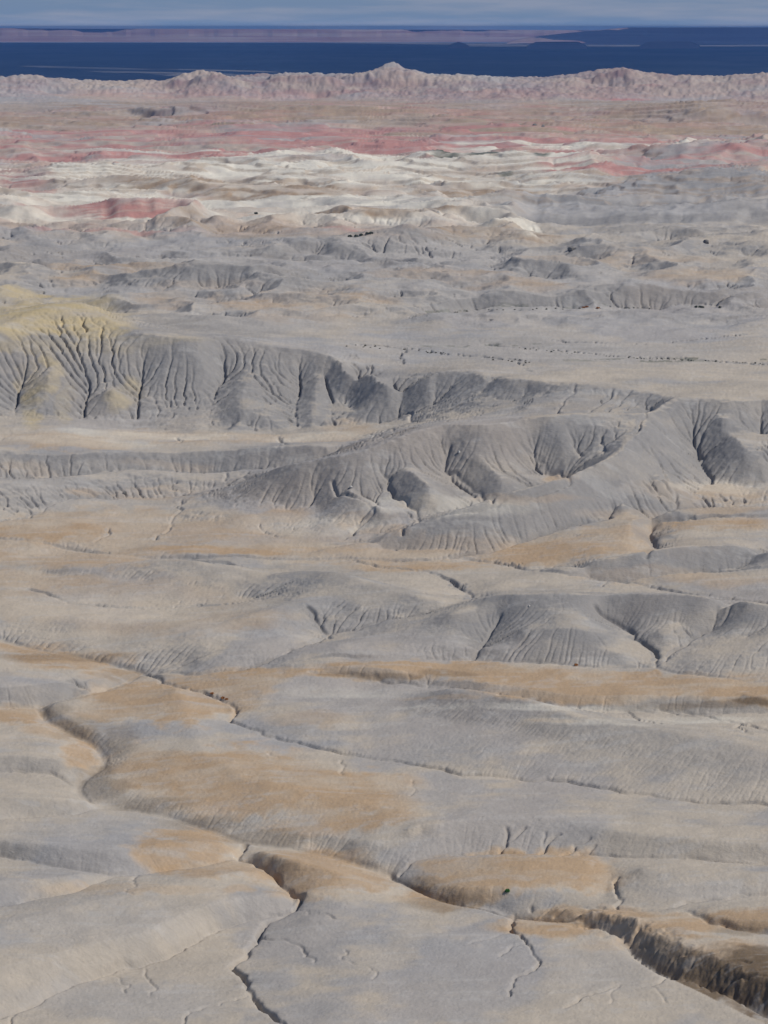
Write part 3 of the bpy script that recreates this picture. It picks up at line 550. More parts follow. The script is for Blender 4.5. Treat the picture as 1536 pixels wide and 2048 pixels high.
DARK = [(700,600,120,12,.5),(1100,700,260,10,.3),(850,660,160,10,.35),(1380,640,200,9,.35),(560,650,90,12,.45),(1250,600,260,9,.35),(1000,725,150,8,.35),(380,610,90,14,.45),(720,560,140,9,.4),(950,572,150,7,.4),(1450,590,120,7,.45),(1450,700,140,7,.3),(620,700,60,7,.4),(450,790,360,70,.85),(150,790,220,60,.7),(850,775,160,40,.9),(1150,800,220,36,.8),(960,880,130,30,.55),(1200,870,160,36,.7),(1420,860,120,70,.6),(1500,880,60,60,.4),(560,960,90,30,.8),(650,940,120,16,.8),(600,900,260,18,.6),(120,910,200,10,.5),
 (350,560,180,26,.75),(440,550,160,20,.6),(820,475,90,24,.6),(60,515,130,22,1),(560,510,120,10,.7),(1220,400,300,9,.9),(1270,436,250,11,.9),(1350,470,200,10,.6),(1500,430,70,26,.5),(1450,370,180,14,.6),(1100,355,250,6,.4),(1000,545,160,14,.4),(1380,500,170,12,.5),(1150,500,140,10,.5),(1260,590,120,9,.7),(330,655,110,12,1),(480,665,90,26,.9),(960,605,120,10,.4),(960,685,140,8,.5),
 (1050,1190,120,20,.7),(1330,1195,220,26,.6),(1150,1240,160,40,.6),(640,1150,120,24,.9),(760,1190,90,26,.7),(320,1128,90,12,.6),(440,1150,50,14,.7),(560,1230,200,40,.35),(820,1270,200,30,.35),(1000,1270,100,40,.4),(1020,1400,170,16,.8),(1200,1460,220,34,.75),(1400,1510,170,46,.7),(950,1400,90,24,.6),
 (100,1525,110,16,.5),(60,1400,90,18,.6),(110,1612,110,16,.5),(130,1735,110,10,.4),(1150,990,160,36,.5),(1100,1040,180,20,.3),(1430,1118,160,18,.5),(1430,1025,160,12,.6),(200,965,220,14,.6)]
BLUE = [(300,590,420,30,.8),(900,560,500,40,.8),(1250,620,500,60,.7),(700,520,600,40,.7),(1000,700,500,40,.6),(500,640,200,30,.6),(200,1680,200,60,.6),(150,1840,260,50,.4),(120,1360,100,20,.3),(400,1400,60,14,.9),(380,1455,160,16,.7),(560,1490,150,14,.5),(460,1610,50,20,.7),(650,1650,120,20,.4),(250,2000,220,40,.5),(900,1900,200,80,.35),(1100,1920,260,60,.4),(1400,1780,120,20,.4),(450,920,400,40,.4),(150,980,200,40,.5),(900,1040,260,50,.4),(560,1010,120,30,.5),(300,500,300,40,.35),(1200,540,300,60,.35),(1250,410,360,50,.9),(440,1260,200,20,.3),(520,880,120,16,.4),(150,1200,130,12,.3),(880,520,220,30,.3)]
CREAM = [(450,345,560,34,1),(900,360,300,24,.8),(500,405,520,34,.7),(300,870,260,10,.4),(620,872,160,10,.35),(150,885,200,8,.4),(880,1015,200,18,.3),(620,1050,160,20,.3),(1450,975,120,14,.3),(200,1215,240,30,.25),(1050,1415,300,7,.4),(1300,1440,260,9,.4),(700,1385,160,10,.25),(500,330,520,26,1),(300,400,420,40,.85),(760,345,300,34,1),(1000,335,200,22,1),(700,400,260,30,.8),(900,430,120,26,.8),(120,350,260,30,.7),(1100,300,260,16,.9),(1300,300,220,9,.7),(150,440,260,20,.6),(640,440,260,20,.6),(200,312,220,8,.5),(1150,350,130,8,.6),(820,440,110,14,.8),(1010,458,60,6,.8),(1060,462,26,16,.7),(240,470,170,12,.35),(1380,295,140,7,.6),(1060,298,150,7,.7),(430,415,60,10,.7)]
RED = [(560,284,1000,42,.62),(1000,240,700,20,.3),(500,225,600,14,.28),(768,190,900,16,.25),(1350,335,300,16,.5),(300,290,520,26,.9),(620,285,420,20,.85),(150,262,330,16,.75),(500,262,400,12,.55),(900,280,120,14,.7),(820,296,120,8,.9),(150,424,110,9,.9),(290,430,110,8,1),(1350,330,260,9,.95),(1250,345,200,6,.9),(1480,322,120,8,.9),(1200,322,60,5,.7),(1120,340,60,5,.8),(1380,266,160,6,.75),(700,465,80,6,.6),(500,440,40,4,.4),(960,204,160,5,.6),(1250,170,110,4,.8),(1200,198,150,5,.5),(400,220,90,6,.5),(900,262,200,5,.5),(30,380,80,12,.4),(40,340,60,20,.5),(200,480,200,10,.3),(600,300,300,8,.6),(320,300,200,6,.6)]
TANFAR = [(500,235,700,14,.9),(1250,250,420,26,.9),(768,215,900,16,.8),(1100,285,120,7,.6),(900,268,240,6,.7),(300,358,220,7,.9),(560,380,180,8,.95),(420,368,200,7,.8),(330,462,360,12,.8),(700,438,260,6,.9),(900,375,120,6,.9),(1000,374,100,5,.8),(480,480,180,8,.5),(1000,480,140,10,.8),(650,462,0,0,0),(260,545,100,6,.4),(950,465,130,8,.6),(1250,280,200,7,.4),(620,375,80,6,.8),(250,445,200,5,.7)]
PURPLE = [(440,172,160,20,.7),(700,168,200,22,.8),(950,178,220,22,.75),(1220,165,240,22,.65),(1230,145,60,12,.9),(60,170,90,16,.6),(600,160,160,14,.8),(785,140,46,18,.5),(1510,160,60,14,.6),(1100,302,110,4,.6),(30,360,80,20,.5),(1500,212,60,8,.5),(100,455,160,10,.4),(420,212,120,8,.5),(1100,185,300,12,.5),(1500,185,60,10,.6),(380,385,60,5,.5)]
GREEN = [(895,325,40,5,1),(960,327,60,4,.9),(1020,332,50,4,.9),(1070,325,14,3,1),(905,315,16,2,1),(1080,335,20,3,.7),(870,350,18,2,.6),(1010,350,20,2,.6)]
GULLYSCRUB = [(1400,722,300,4,.6),(1000,692,120,3,.5),(950,622,160,3,.5),(1150,616,160,3,.4),(820,694,60,3,.4)]

# ------------------------------------------------------------------ ground mesh: rows crowd where slopes face the overlook
NCOL, NROW = 880, 1560
ucol = np.linspace(U0 + .001, U1 - .001, NCOL)
jc = (ucol - U0) / DU; j0 = jc.astype(int); je = (jc - j0).astype(np.float32)
dec = 4
Hs = blur(H[::dec], 2)
Hc = Hs[:, j0] * (1 - je) + Hs[:, j0 + 1] * je
Ds = Dg[::dec]
pyy = map2py(Ds[:, None], Hc)
dpy = np.maximum(pyy[:-1] - pyy[1:], 0)
dpy = np.minimum(dpy, 14)
run = np.minimum.accumulate(np.vstack([np.full((1, NCOL), 1e9), pyy]), 0)[:-1]
vis = (pyy <= run + 1.5)[1:]
w = np.where(vis, dpy, 0.0) + 0.10 * 2.0 + 0.05 * np.clip((Ds[1:] - 420) / 100, 0, 1)[:, None] * 0
w *= np.where(Ds[1:] < 430, .4, 1)[:, None]; w[Ds[1:] > 8000] *= .25
def boxlat(a, k):
    q = np.pad(a, ((0, 0), (k, k)), mode='edge'); c = np.cumsum(np.pad(q, ((0, 0), (1, 0))), 1)
    return (c[:, 2 * k + 1:] - c[:, :-2 * k - 1]) / (2 * k + 1)
w = boxlat(boxlat(w, 10), 10)
w = blur(w, 2)
cum = np.vstack([np.zeros((1, NCOL)), np.cumsum(w, 0)]); cum /= cum[-1]
tgt = np.linspace(0, 1, NROW)
rowpos = np.empty((NROW, NCOL), np.float32)
for k in range(NCOL): rowpos[:, k] = np.interp(tgt, cum[:, k], np.arange(len(Ds)))
rowpos = np.minimum(rowpos * dec, nr - 1.001)
ri = rowpos.astype(int); rf = rowpos - ri; ci = np.broadcast_to(j0, ri.shape); cf = je[None]
def samp(A):
    return ((A[ri, ci] * (1 - rf) + A[ri + 1, ci] * rf) * (1 - cf) + (A[ri, ci + 1] * (1 - rf) + A[ri + 1, ci + 1] * rf) * cf)
ZV = samp(H); DV = D0 * np.exp(rowpos * DU); XV = DV * ucol[None].astype(np.float32)
Hb = blur(H, 4)
gr = np.gradient(Hb, axis=0) / CS; gc = np.gradient(Hb, axis=1) / CS
SL = samp(np.sqrt(gr * gr + gc * gc).astype(np.float32))
FL = samp(FLOW)
N1 = samp(fbm(nr, nc, 70, 70, 61, 5).astype(np.float32)); N2 = samp(fbm(nr, nc, 16, 16, 63, 4).astype(np.float32))
N3 = samp(fbm(nr, nc, 9, 120, 67, 4, .6).astype(np.float32)); N4 = samp(fbm(nr, nc, 200, 200, 69, 4).astype(np.float32))
N5 = samp(fbm(nr, nc, 26, 60, 71, 4, .6).astype(np.float32)); NB = samp(fbm(nr, nc, 22, 230, 73, 5, .62).astype(np.float32))
print('mesh grid', round(time.time() - T0, 1))
PYV = map2py(DV, samp(resize(Z, nr, nc).astype(np.float32)))
t_ = (CAM_H - ZV) / DV; Yv = (SP - t_ * CP) / (CP + t_ * SP); PXV = ucol[None] * (CP + Yv * SP) / PXU + 768
wx = 34 * N1 + 16 * N2; far_ = np.clip((PYV - 150) / 900, .12, 1)
def zone(spec, soft=1.0, wob=1.0):
    M = np.zeros(ZV.shape, np.float32)
    for (x, y, rx, ry, s) in spec:
        if s <= 0: continue
        amp = max(ry, 4) / 26
        q = np.sqrt(((PXV - x + wx * 1.0 * wob) / rx) ** 2 + ((PYV - y + (16 * N1 + 14 * N2) * amp * wob) / ry) ** 2)
        M = np.maximum(M, s * (1 - sstep(q, 1 - .42 * soft, 1 + .26 * soft)))
    return M
mo = zone(OCHRE); mb = zone(BROWN); mw = zone(WASH); my = zone(YELLOW); md = zone(DARK); mbl = zone(BLUE, 1.4)
mc = zone(CREAM, 1, .5); mr = zone(RED, 1, .5); mt = zone(TANFAR, 1, .4); mp_ = zone(PURPLE, 1, .5); mg = zone(GREEN, .6, .3); ms = zone(GULLYSCRUB, .8, .1)
print('zones', round(time.time() - T0, 1))
nearv = 1 - sstep(PYV, 480, 560) * 0
badl = sstep(PYV, 455, 520)                       # the grey shale country; above it the banded desert
steep = sstep(SL, .16, .46); nearf = (1 - .8 * sstep(PYV, 1330, 1500)).astype(np.float32)
shale = np.clip(.18 + .66 * steep * badl * nearf + md * (.45 + .4 * (1 - badl)) + .25 * N5 - (.25 + .5 * (nearf < .9)) * mo + .12 * N1, 0, 1)
och = np.clip(mo * (1 - .55 * steep * (nearf * 2.2 - 1.2 * nearf * nearf if False else np.clip(nearf * 1.25 - .25, 0, 1))) * (.9 + .8 * N5) + .10 + .25 * np.maximum(N4, 0) * badl, 0, 1.1)
yel = np.clip(my * (.8 + .9 * N5), 0, 1)
crust = np.clip(sstep(FL, .2, 1.4) * .0 + sstep(N2 + 1.3 * N3, .32, .8) * .7 + .3 * sstep(SL, .2, .3) * (1 - sstep(SL, .3, .45)), 0, 1)
LG = samp(LEDGE)
red = np.clip(mr * (.66 + 3.0 * NB), 0, .95); cre = np.clip(mc * (.85 - 1.6 * NB * (mr > .1) + 1.2 * N5), 0, 1)
tanf = np.clip(mt * (.75 + 1.4 * N5 + .5 * N2) + .55 * LG * (1 - np.clip(mr, 0, 1)), 0, 1); pur = np.clip(mp_ * (.7 + .9 * N2), 0, 1)
lip = np.interp(PXV, [1060, 1180, 1250, 1300, 1440, 1540, 1700], [1842, 1857, 1900, 1937, 2011, 2054, 2115])
mb = np.where((PXV > 1060) & (PYV > lip - 4) & (PYV > 1800), 0, mb)
brn = np.clip(mb + .7 * mw, 0, 1); grn = np.clip(mg * (.9 + 1.2 * N2) + ms * (N2 > .12), 0, 1)
blu = np.clip(mbl + .8 * sstep(N4 + .35 * N1 + .25 * N5, .02, .35) * (1 - np.clip(mo * 1.2, 0, 1)), 0, 1)
desert = 1 - sstep(PYV + 20 * N5 - np.where(PXV > 960, (PXV - 960) * .09, 0) * -1, 470, 520)
desert = 1 - sstep(PYV + 16 * N5 + np.clip((PXV - 850) * .35, 0, 105), 470, 505)

def grid_mesh(name, r0, r1, mat, obj_kind='structure'):
    n = r1 - r0
    V = np.stack([XV[r0:r1], DV[r0:r1], ZV[r0:r1]], -1).reshape(-1, 3).astype(np.float32)
    a = np.arange(n * NCOL, dtype=np.int32).reshape(n, NCOL)
    q = np.stack([a[:-1, :-1], a[:-1, 1:], a[1:, 1:], a[1:, :-1]], -1).reshape(-1)
    me = bpy.data.meshes.new(name)
    me.vertices.add(len(V)); me.vertices.foreach_set('co', V.ravel())
    nf = len(q) // 4
    me.loops.add(len(q)); me.loops.foreach_set('vertex_index', q)
    me.polygons.add(nf); me.polygons.foreach_set('loop_start', np.arange(0, nf * 4, 4, dtype=np.int32))
    me.update(calc_edges=True)
    me.polygons.foreach_set('use_smooth', np.ones(nf, bool))
    for nm, chans in (('rock_a', (och, shale, yel, crust)), ('rock_b', (red, cre, tanf, pur)), ('rock_c', (brn, grn, desert, blu))):
        at = me.attributes.new(nm, 'FLOAT_COLOR', 'POINT')
        at.data.foreach_set('color', np.stack([c[r0:r1] for c in chans], -1).astype(np.float32).ravel())
    me.materials.append(mat)
    o = bpy.data.objects.new(name, me); S.collection.objects.link(o); o['kind'] = obj_kind
    return o

# ------------------------------------------------------------------ materials
def srgb(r, g, b):
    f = lambda c: (c / 255 / 12.92) if c / 255 <= .04045 else ((c / 255 + .055) / 1.055) ** 2.4
    return (f(r), f(g), f(b), 1)
def new_mat(name):
    m = bpy.data.materials.new(name); m.use_nodes = True
    b = m.node_tree.nodes['Principled BSDF']; b.inputs['Roughness'].default_value = .95
    b.inputs['Specular IOR Level'].default_value = .12
    return m, m.node_tree, b
class NB_:
    def __init__(s, nt): s.nt = nt
    def n(s, t, **k):
        x = s.nt.nodes.new(t)
        for a, v in k.items(): setattr(x, a, v)
        return x
    def mix(s, fac, a, b, mode='MIX'):
        m = s.n('ShaderNodeMix', data_type='RGBA', blend_type=mode)
        for sock, v in ((0, fac), (6, a), (7, b)):
            if hasattr(v, 'is_output') or isinstance(v, bpy.types.NodeSocket): s.nt.links.new(v, m.inputs[sock])
            else: m.inputs[sock].default_value = v
        return m.outputs[2]
def ground_mat(name):
    m, t, b = new_mat(name); k = NB_(t); ln = t.links.new
    A = k.n('ShaderNodeAttribute', attribute_name='rock_a'); B = k.n('ShaderNodeAttribute', attribute_name='rock_b'); C = k.n('ShaderNodeAttribute', attribute_name='rock_c')
    sa, sb, sc = (k.n('ShaderNodeSeparateColor') for _ in range(3))
    for x, y in ((A, sa), (B, sb), (C, sc)): ln(x.outputs['Color'], y.inputs[0])
    geo = k.n('ShaderNodeNewGeometry')
    base = k.mix(sc.outputs[2], (.475, .415, .335, 1), (.45, .36, .29, 1))
    c = k.mix(C.outputs['Alpha'], base, (.355, .352, .35, 1))
    c = k.mix(sa.outputs[1], c, (.24, .237, .232, 1))
    c = k.mix(sa.outputs[0], c, (.415, .295, .185, 1))
    c = k.mix(sa.outputs[2], c, (.46, .37, .215, 1))
    c = k.mix(sb.outputs[1], c, (.66, .61, .51, 1))
    c = k.mix(sb.outputs[2], c, (.33, .245, .17, 1))
    c = k.mix(sb.outputs[0], c, (.43, .215, .185, 1))
    c = k.mix(B.outputs['Alpha'], c, (.27, .18, .165, 1))
    c = k.mix(sc.outputs[0], c, (.16, .115, .072, 1))
    c = k.mix(sc.outputs[1], c, (.085, .095, .065, 1))
    crm = k.n('ShaderNodeMath', operation='MULTIPLY'); ln(A.outputs['Alpha'], crm.inputs[0]); crm.inputs[1].default_value = .35
    c = k.mix(crm.outputs[0], c, (.46, .44, .41, 1))
    # grain at two sizes
    for sc_, lo, hi in ((.12, .94, 1.06), (.5, .96, 1.04), (2.2, .96, 1.04)):
        mpn = k.n('ShaderNodeMapping'); mpn.inputs['Scale'].default_value = (1, .6, 1.6); ln(geo.outputs['Position'], mpn.inputs[0])
        nz_ = k.n('ShaderNodeTexNoise'); nz_.inputs['Scale'].default_value = sc_; nz_.inputs['Detail'].default_value = 5; nz_.inputs['Roughness'].default_value = .65
        ln(mpn.outputs[0], nz_.inputs['Vector'])
        r = k.n('ShaderNodeMapRange'); r.inputs[1].default_value = .3; r.inputs[2].default_value = .7; r.inputs[3].default_value = lo; r.inputs[4].default_value = hi
        ln(nz_.outputs[0], r.inputs[0])
        v = k.n('ShaderNodeVectorMath', operation='SCALE'); ln(c, v.inputs[0]); ln(r.outputs[0], v.inputs['Scale']); c = v.outputs[0]
    ln(c, b.inputs['Base Color'])
    bn = k.n('ShaderNodeTexNoise'); bn.inputs['Scale'].default_value = .9; bn.inputs['Detail'].default_value = 6; bn.inputs['Roughness'].default_value = .7
    ln(geo.outputs['Position'], bn.inputs['Vector'])
    bp = k.n('ShaderNodeBump'); bp.inputs['Strength'].default_value = .3; bp.inputs['Distance'].default_value = .35
    ln(bn.outputs[0], bp.inputs['Height'])
    bn2 = k.n('ShaderNodeTexNoise'); bn2.inputs['Scale'].default_value = .25; bn2.inputs['Detail'].default_value = 7; bn2.inputs['Roughness'].default_value = .62; bn2.inputs['Distortion'].default_value = .6
    mp2 = k.n('ShaderNodeMapping'); mp2.inputs['Scale'].default_value = (1, 2.2, 1); mp2.inputs['Rotation'].default_value = (0, 0, .35); ln(geo.outputs['Position'], mp2.inputs[0]); ln(mp2.outputs[0], bn2.inputs['Vector'])
    bp2 = k.n('ShaderNodeBump'); bp2.inputs['Strength'].default_value = .35; bp2.inputs['Distance'].default_value = 1.1
    ln(bn2.outputs[0], bp2.inputs['Height']); ln(bp.outputs[0], bp2.inputs['Normal']); ln(bp2.outputs[0], b.inputs['Normal'])
    return m
gm = ground_mat('badland_shale')
PXROW = np.median(DV, 1)
ra = int(np.searchsorted(PXROW, 2350)); rb = int(np.searchsorted(PXROW, 5000))
grid_mesh('badlands_ground', 0, ra + 1, gm)
grid_mesh('painted_desert_ground', ra, rb + 1, gm)
grid_mesh('rim_hills', rb, NROW, gm)
print('ground', round(time.time() - T0, 1))

# ------------------------------------------------------------------ far plain and plateau on the horizon
def strip(name, rows, mat, ncol=240, xs=.30):
    """rows: list of (D, height function of u)"""
    us = np.linspace(-xs, xs, ncol); V = []; F = []
    for D, f in rows:
        for u in us: V.append((D * u, D, f(u)))
    for i in range(len(rows) - 1):
        for j in range(ncol - 1):
            a = i * ncol + j; F.append((a, a + 1, a + 1 + ncol, a + ncol))
    me = bpy.data.meshes.new(name); me.from_pydata(V, [], F); me.polygons.foreach_set('use_smooth', [True] * len(F)); me.update()
    me.materials.append(mat); o = bpy.data.objects.new(name, me); S.collection.objects.link(o); o['kind'] = 'structure'; return o
def land_mat(name, c1, c2, c3, sx=(.0004, .00012, .004)):
    m, t, b = new_mat(name); k = NB_(t); ln = t.links.new
    geo = k.n('ShaderNodeNewGeometry'); mpn = k.n('ShaderNodeMapping'); mpn.inputs['Scale'].default_value = sx; ln(geo.outputs['Position'], mpn.inputs[0])
    n1 = k.n('ShaderNodeTexNoise'); n1.inputs['Scale'].default_value = 1.0; n1.inputs['Detail'].default_value = 7; n1.inputs['Roughness'].default_value = .6; ln(mpn.outputs[0], n1.inputs['Vector'])
    rp = k.n('ShaderNodeValToRGB'); rp.color_ramp.elements[0].position = .36; rp.color_ramp.elements[0].color = c1
    rp.color_ramp.elements[1].position = .66; rp.color_ramp.elements[1].color = c3
    e = rp.color_ramp.elements.new(.5); e.color = c2
    ln(n1.outputs[0], rp.inputs[0]); ln(rp.outputs[0], b.inputs['Base Color']); return m
PLAIN_Z = -150.0
pm = land_mat('plain_soil', (.05, .05, .05, 1), (.12, .11, .10, 1), (.27, .24, .21, 1))
Dp = list(np.geomspace(8800, 62000, 60))
def wav(a, s): 
    ph = [random.Random(s + i).uniform(0, 6.28) for i in range(8)]
    return lambda u: a * sum(math.sin(u * (9 * 1.8 ** i) + ph[i]) / 1.5 ** i for i in range(8)) / 2
strip('far_plain', [(D, (lambda u, D=D, f=wav(5, int(D)): PLAIN_Z + f(u) * .4)) for D in Dp], pm)
hm = land_mat('plateau_rock', (.34, .18, .14, 1), (.42, .27, .22, 1), (.50, .40, .34, 1), (.00035, .0001, .02))
def plateau(name, D, py0, py1, foot, seed, span=(-.3, .3), back=6000, mat=hm, taper=.004):
    f = wav(1.0, seed); g = wav(1.0, seed + 50); 
    def topz(u):
        px = u / PXU + 768; py = py0 + (py1 - py0) * (px / 1536) + f(u) * .7
        return CAM_H - D * math.tan(PITCH + math.atan((py - 1024) / 1024 * TH))
    us = np.linspace(span[0], span[1], 300); V = []; F = []
    prof = [(-2600, 0.0), (-1500, .22), (-700, .42), (-350, .80), (-150, .97), (0, 1.0), (back, 1.0), (back + 1500, 0)]
    for k, (dd, hh) in enumerate(prof):
        for u in us:
            e = min(1, (u - span[0]) / taper, (span[1] - u) / taper); e = max(e, 0) ** .6
            o_ = 500 * g(u * 3) if k < 5 else 0
            V.append(((D) * u * (D + dd) / D, D + dd + o_, foot + (topz(u) - foot) * hh * e))
    n = len(us)
    for i in range(len(prof) - 1):
        for j in range(n - 1):
            a = i * n + j; F.append((a, a + 1, a + 1 + n, a + n))
    me = bpy.data.meshes.new(name); me.from_pydata(V, [], F); me.update(); me.materials.append(mat)
    o = bpy.data.objects.new(name, me); S.collection.objects.link(o); o['kind'] = 'structure'; return o
plateau('horizon_plateau', 66000, 56, 62, PLAIN_Z, 4, span=(-.3, .3))
plateau('horizon_mesa', 58000, 57, 55, PLAIN_Z, 9, span=(.05, .3), back=3000, taper=.05)
plateau('low_mesa', 46000, 84, 84, PLAIN_Z, 12, span=(.058, .083), back=900)
plateau('low_mesa', 47000, 83, 83, PLAIN_Z, 13, span=(.104, .129), back=900)
plateau('low_mesa', 47500, 84, 84, PLAIN_Z, 14, span=(.026, .035), back=600)

# ------------------------------------------------------------------ clouds over the plain: they throw the long blue shade
def cloud_mat():
    m, t, b = new_mat('cloud_white'); b.inputs['Base Color'].default_value = (.85, .86, .88, 1); b.inputs['Roughness'].default_value = 1; return m
cm = cloud_mat()
CLOUD_Z = 3600.0
def cloud(name, poly_fn, x0, x1, y0, y1, label, nx=150, ny=90, thick=500):
    """lumpy slab whose shade lands on the plain at x0..x1, y0..y1"""
    off = Vector((sdir.x, sdir.y)) / sdir.z * (CLOUD_Z - PLAIN_Z)
    V = []; F = []; idx = {}
    P1 = [random.Random(3 + i).uniform(0, 6.28) for i in range(6)]
    def nse(x, y): return sum(math.sin(x * .0004 * 1.9 ** i + P1[i]) * math.cos(y * .00023 * 1.9 ** i + P1[i] * 2) / 1.6 ** i for i in range(6))
    xs = np.linspace(x0, x1, nx); ys = np.linspace(y0, y1, ny)
    inside = [[poly_fn(x, y) > 0 for x in xs] for y in ys]
    def vid(i, j, top):
        key = (i, j, top)
        if key not in idx:
            x, y = xs[j], ys[i]; e = min(1, max(0, poly_fn(x, y)))
            z = CLOUD_Z + (top * thick * (.4 + .5 * abs(nse(x, y))) + (-1 + top) * 40 * nse(y, x)) * (.15 + .85 * e)
            idx[key] = len(V); V.append((x + off.x, y + off.y, z))
        return idx[key]
    for i in range(ny - 1):
        for j in range(nx - 1):
            if not inside[i][j]: continue
            F.append((vid(i, j, 1), vid(i, j + 1, 1), vid(i + 1, j + 1, 1), vid(i + 1, j, 1)))
            F.append((vid(i, j, 0), vid(i + 1, j, 0), vid(i + 1, j + 1, 0), vid(i, j + 1, 0)))
            for (a, b, di, dj) in (((i, j), (i, j + 1), -1, 0), ((i + 1, j + 1), (i + 1, j), 1, 0), ((i + 1, j), (i, j), 0, -1), ((i, j + 1), (i + 1, j + 1), 0, 1)):
                ii, jj = i + di, j + dj
                if ii < 0 or jj < 0 or ii >= ny - 1 or jj >= nx - 1 or not inside[ii][jj]:
                    F.append((vid(*a, 0), vid(*b, 0), vid(*b, 1), vid(*a, 1)))
    me = bpy.data.meshes.new(name); me.from_pydata(V, [], F); me.update(); me.materials.append(cm)
    me.polygons.foreach_set('use_smooth', [True] * len(F))
    o = bpy.data.objects.new(name, me); S.collection.objects.link(o); o['kind'] = 'stuff'; o['label'] = label
    return o
def nz2(x, y, s):
    return math.sin(x * .0011 + s) * .5 + math.sin(x * .0031 + y * .0004 + s * 2) * .3 + math.sin(y * .0009 + x * .0017 + s * 3) * .4
def pyD(py): return (CAM_H - PLAIN_Z) / math.tan(PITCH + math.atan((py - 1024) / 1024 * TH))
def shade_main(x, y):
    px = (x / y) / PXU + 768
    yf = pyD(80 + 9 * min(max(px, 0), 1536) / 900 if px < 900 else 93) + 700 * nz2(x, y, 1)
    yn = 13000.0
    yf = min(yf, 61000)
    v = min((yf - y) / 900, (y - yn) / 600)
    # lit gaps low on the left
    py = 1024 + 1024 / TH * math.tan(math.atan((CAM_H - PLAIN_Z) / y) - PITCH)
    w_ = 1.2 * nz2(x, y, 5)
    for (gx0, gx1, gy, gh) in ((30, 330, 136, 1.7), (150, 560, 146, 1.6), (310, 700, 153, 4.5), (320, 620, 142, 1.4), (-60, 30, 117, 1.6), (170, 230, 124.5, .8)):
        if gx0 < px < gx1:
            cyy = gy + (px - (gx0 + gx1) / 2) * .02
            tt = min(1, (px - gx0) / 60, (gx1 - px) / 60)
            v = min(v, (abs(py - cyy + w_) - gh * tt) / 1.2)
    return v
cloud('cloud', shade_main, -17000, 17000, 12500, 62000, 'broad white cloud deck over the far plain', 300, 340)
def shade_right(x, y):
    px = (x / y) / PXU + 768
    return min((px - 1130 - 110 * nz2(x, y * 3, 2)) / 60 + .5, (y - 53500 - 900 * nz2(x, y, 3)) / 500, (63000 - y) / 500)
cloud('cloud', shade_right, 3000, 19000, 53000, 63500, 'smaller white cloud over the mesa at right', 120, 60)
print('far', round(time.time() - T0, 1))

# ------------------------------------------------------------------ shrubs and boulders on the ground
zseek = finder(H, DU)
def leafy(name, r, hgt, n, mat, seed):
    q = random.Random(seed); V = []; F = []
    for k in range(n):
        a = q.uniform(0, 6.283); e = q.uniform(0, 1) ** .6; ph = q.uniform(.05, 1.45)
        x = r * e * math.cos(a) * math.cos(ph * .6); y = r * e * math.sin(a) * math.cos(ph * .6); z = hgt * math.sin(ph) * (1 - .25 * e) * q.uniform(.55, 1)
        s_ = r * q.uniform(.12, .26); b = len(V)
        d = Vector((q.gauss(0, 1), q.gauss(0, 1), q.gauss(0, .8))).normalized(); t = d.orthogonal().normalized(); u = d.cross(t)
        c = Vector((x, y, max(z, s_ * .6)))
        V += [tuple(c + t * s_), tuple(c + u * s_ * .6), tuple(c - t * s_), tuple(c - u * s_ * .6)]; F.append((b, b + 1, b + 2, b + 3))
    for k in range(7):
        a = k * .9 + q.uniform(-.3, .3); b = len(V); w_ = r * .035
        tip = Vector((r * .6 * math.cos(a), r * .6 * math.sin(a), hgt * .7)); sx = Vector((-math.sin(a), math.cos(a), 0)) * w_
        V += [tuple(sx + Vector((0, 0, -.3))), tuple(-sx + Vector((0, 0, -.3))), tuple(tip - sx * .4), tuple(tip + sx * .4)]; F.append((b, b + 1, b + 2, b + 3))
        V += [(0, 0, -.3), (0, 0, -.3 + w_ * 2), tuple(tip + Vector((0, 0, w_))), tuple(tip)]; F.append((b + 4, b + 5, b + 6, b + 7))
    me = bpy.data.meshes.new(name); me.from_pydata(V, [], F); me.update(); me.materials.append(mat); return me
def plant_mat(name, c):
    m, t, b = new_mat(name); k = NB_(t); g = k.n('ShaderNodeNewGeometry'); n = k.n('ShaderNodeTexNoise'); n.inputs['Scale'].default_value = 3
    t.links.new(g.outputs['Position'], n.inputs['Vector']); r = k.n('ShaderNodeMapRange'); r.inputs[3].default_value = .6; r.inputs[4].default_value = 1.4
    t.links.new(n.outputs[0], r.inputs[0]); v = k.n('ShaderNodeVectorMath', operation='SCALE'); v.inputs[0].default_value = c; t.links.new(r.outputs[0], v.inputs['Scale'])
    t.links.new(v.outputs[0], b.inputs['Base Color']); return m
green_m = plant_mat('bright_leaf', (.045, .16, .03)); rust_m = plant_mat('rust_leaf', (.36, .15, .04)); dark_m = plant_mat('dusty_leaf', (.13, .125, .085)); grey_m = plant_mat('greasewood_leaf', (.06, .075, .045))
def put(me, name, px, py, scale, label, cat, group=None, rot=None, sink=0.0):
    u, D, z = zseek(px, py); o = bpy.data.objects.new(name, me); S.collection.objects.link(o)
    o.location = (u * D, D, z - sink); o.scale = scale if isinstance(scale, tuple) else (scale,) * 3
    o.rotation_euler = (0, 0, random.Random(int(px * 7 + py)).uniform(0, 6.28) if rot is None else rot)
    o['label'] = label; o['category'] = cat
    if group: o['group'] = group
    return o
bush = leafy('bush', .75, 1.0, 260, green_m, 1)
put(bush, 'bush', 1015, 1784, 1.0, 'small bright green bush alone on the ochre mound beside the gully', 'bush')
rusts = [leafy('shrub', .8, .7, 130, rust_m, 20 + i) for i in range(3)]
darks = [leafy('shrub', .8, .8, 130, dark_m, 30 + i) for i in range(4)]
greys = [leafy('shrub', 1.0, 1.1, 150, grey_m, 40 + i) for i in range(3)]
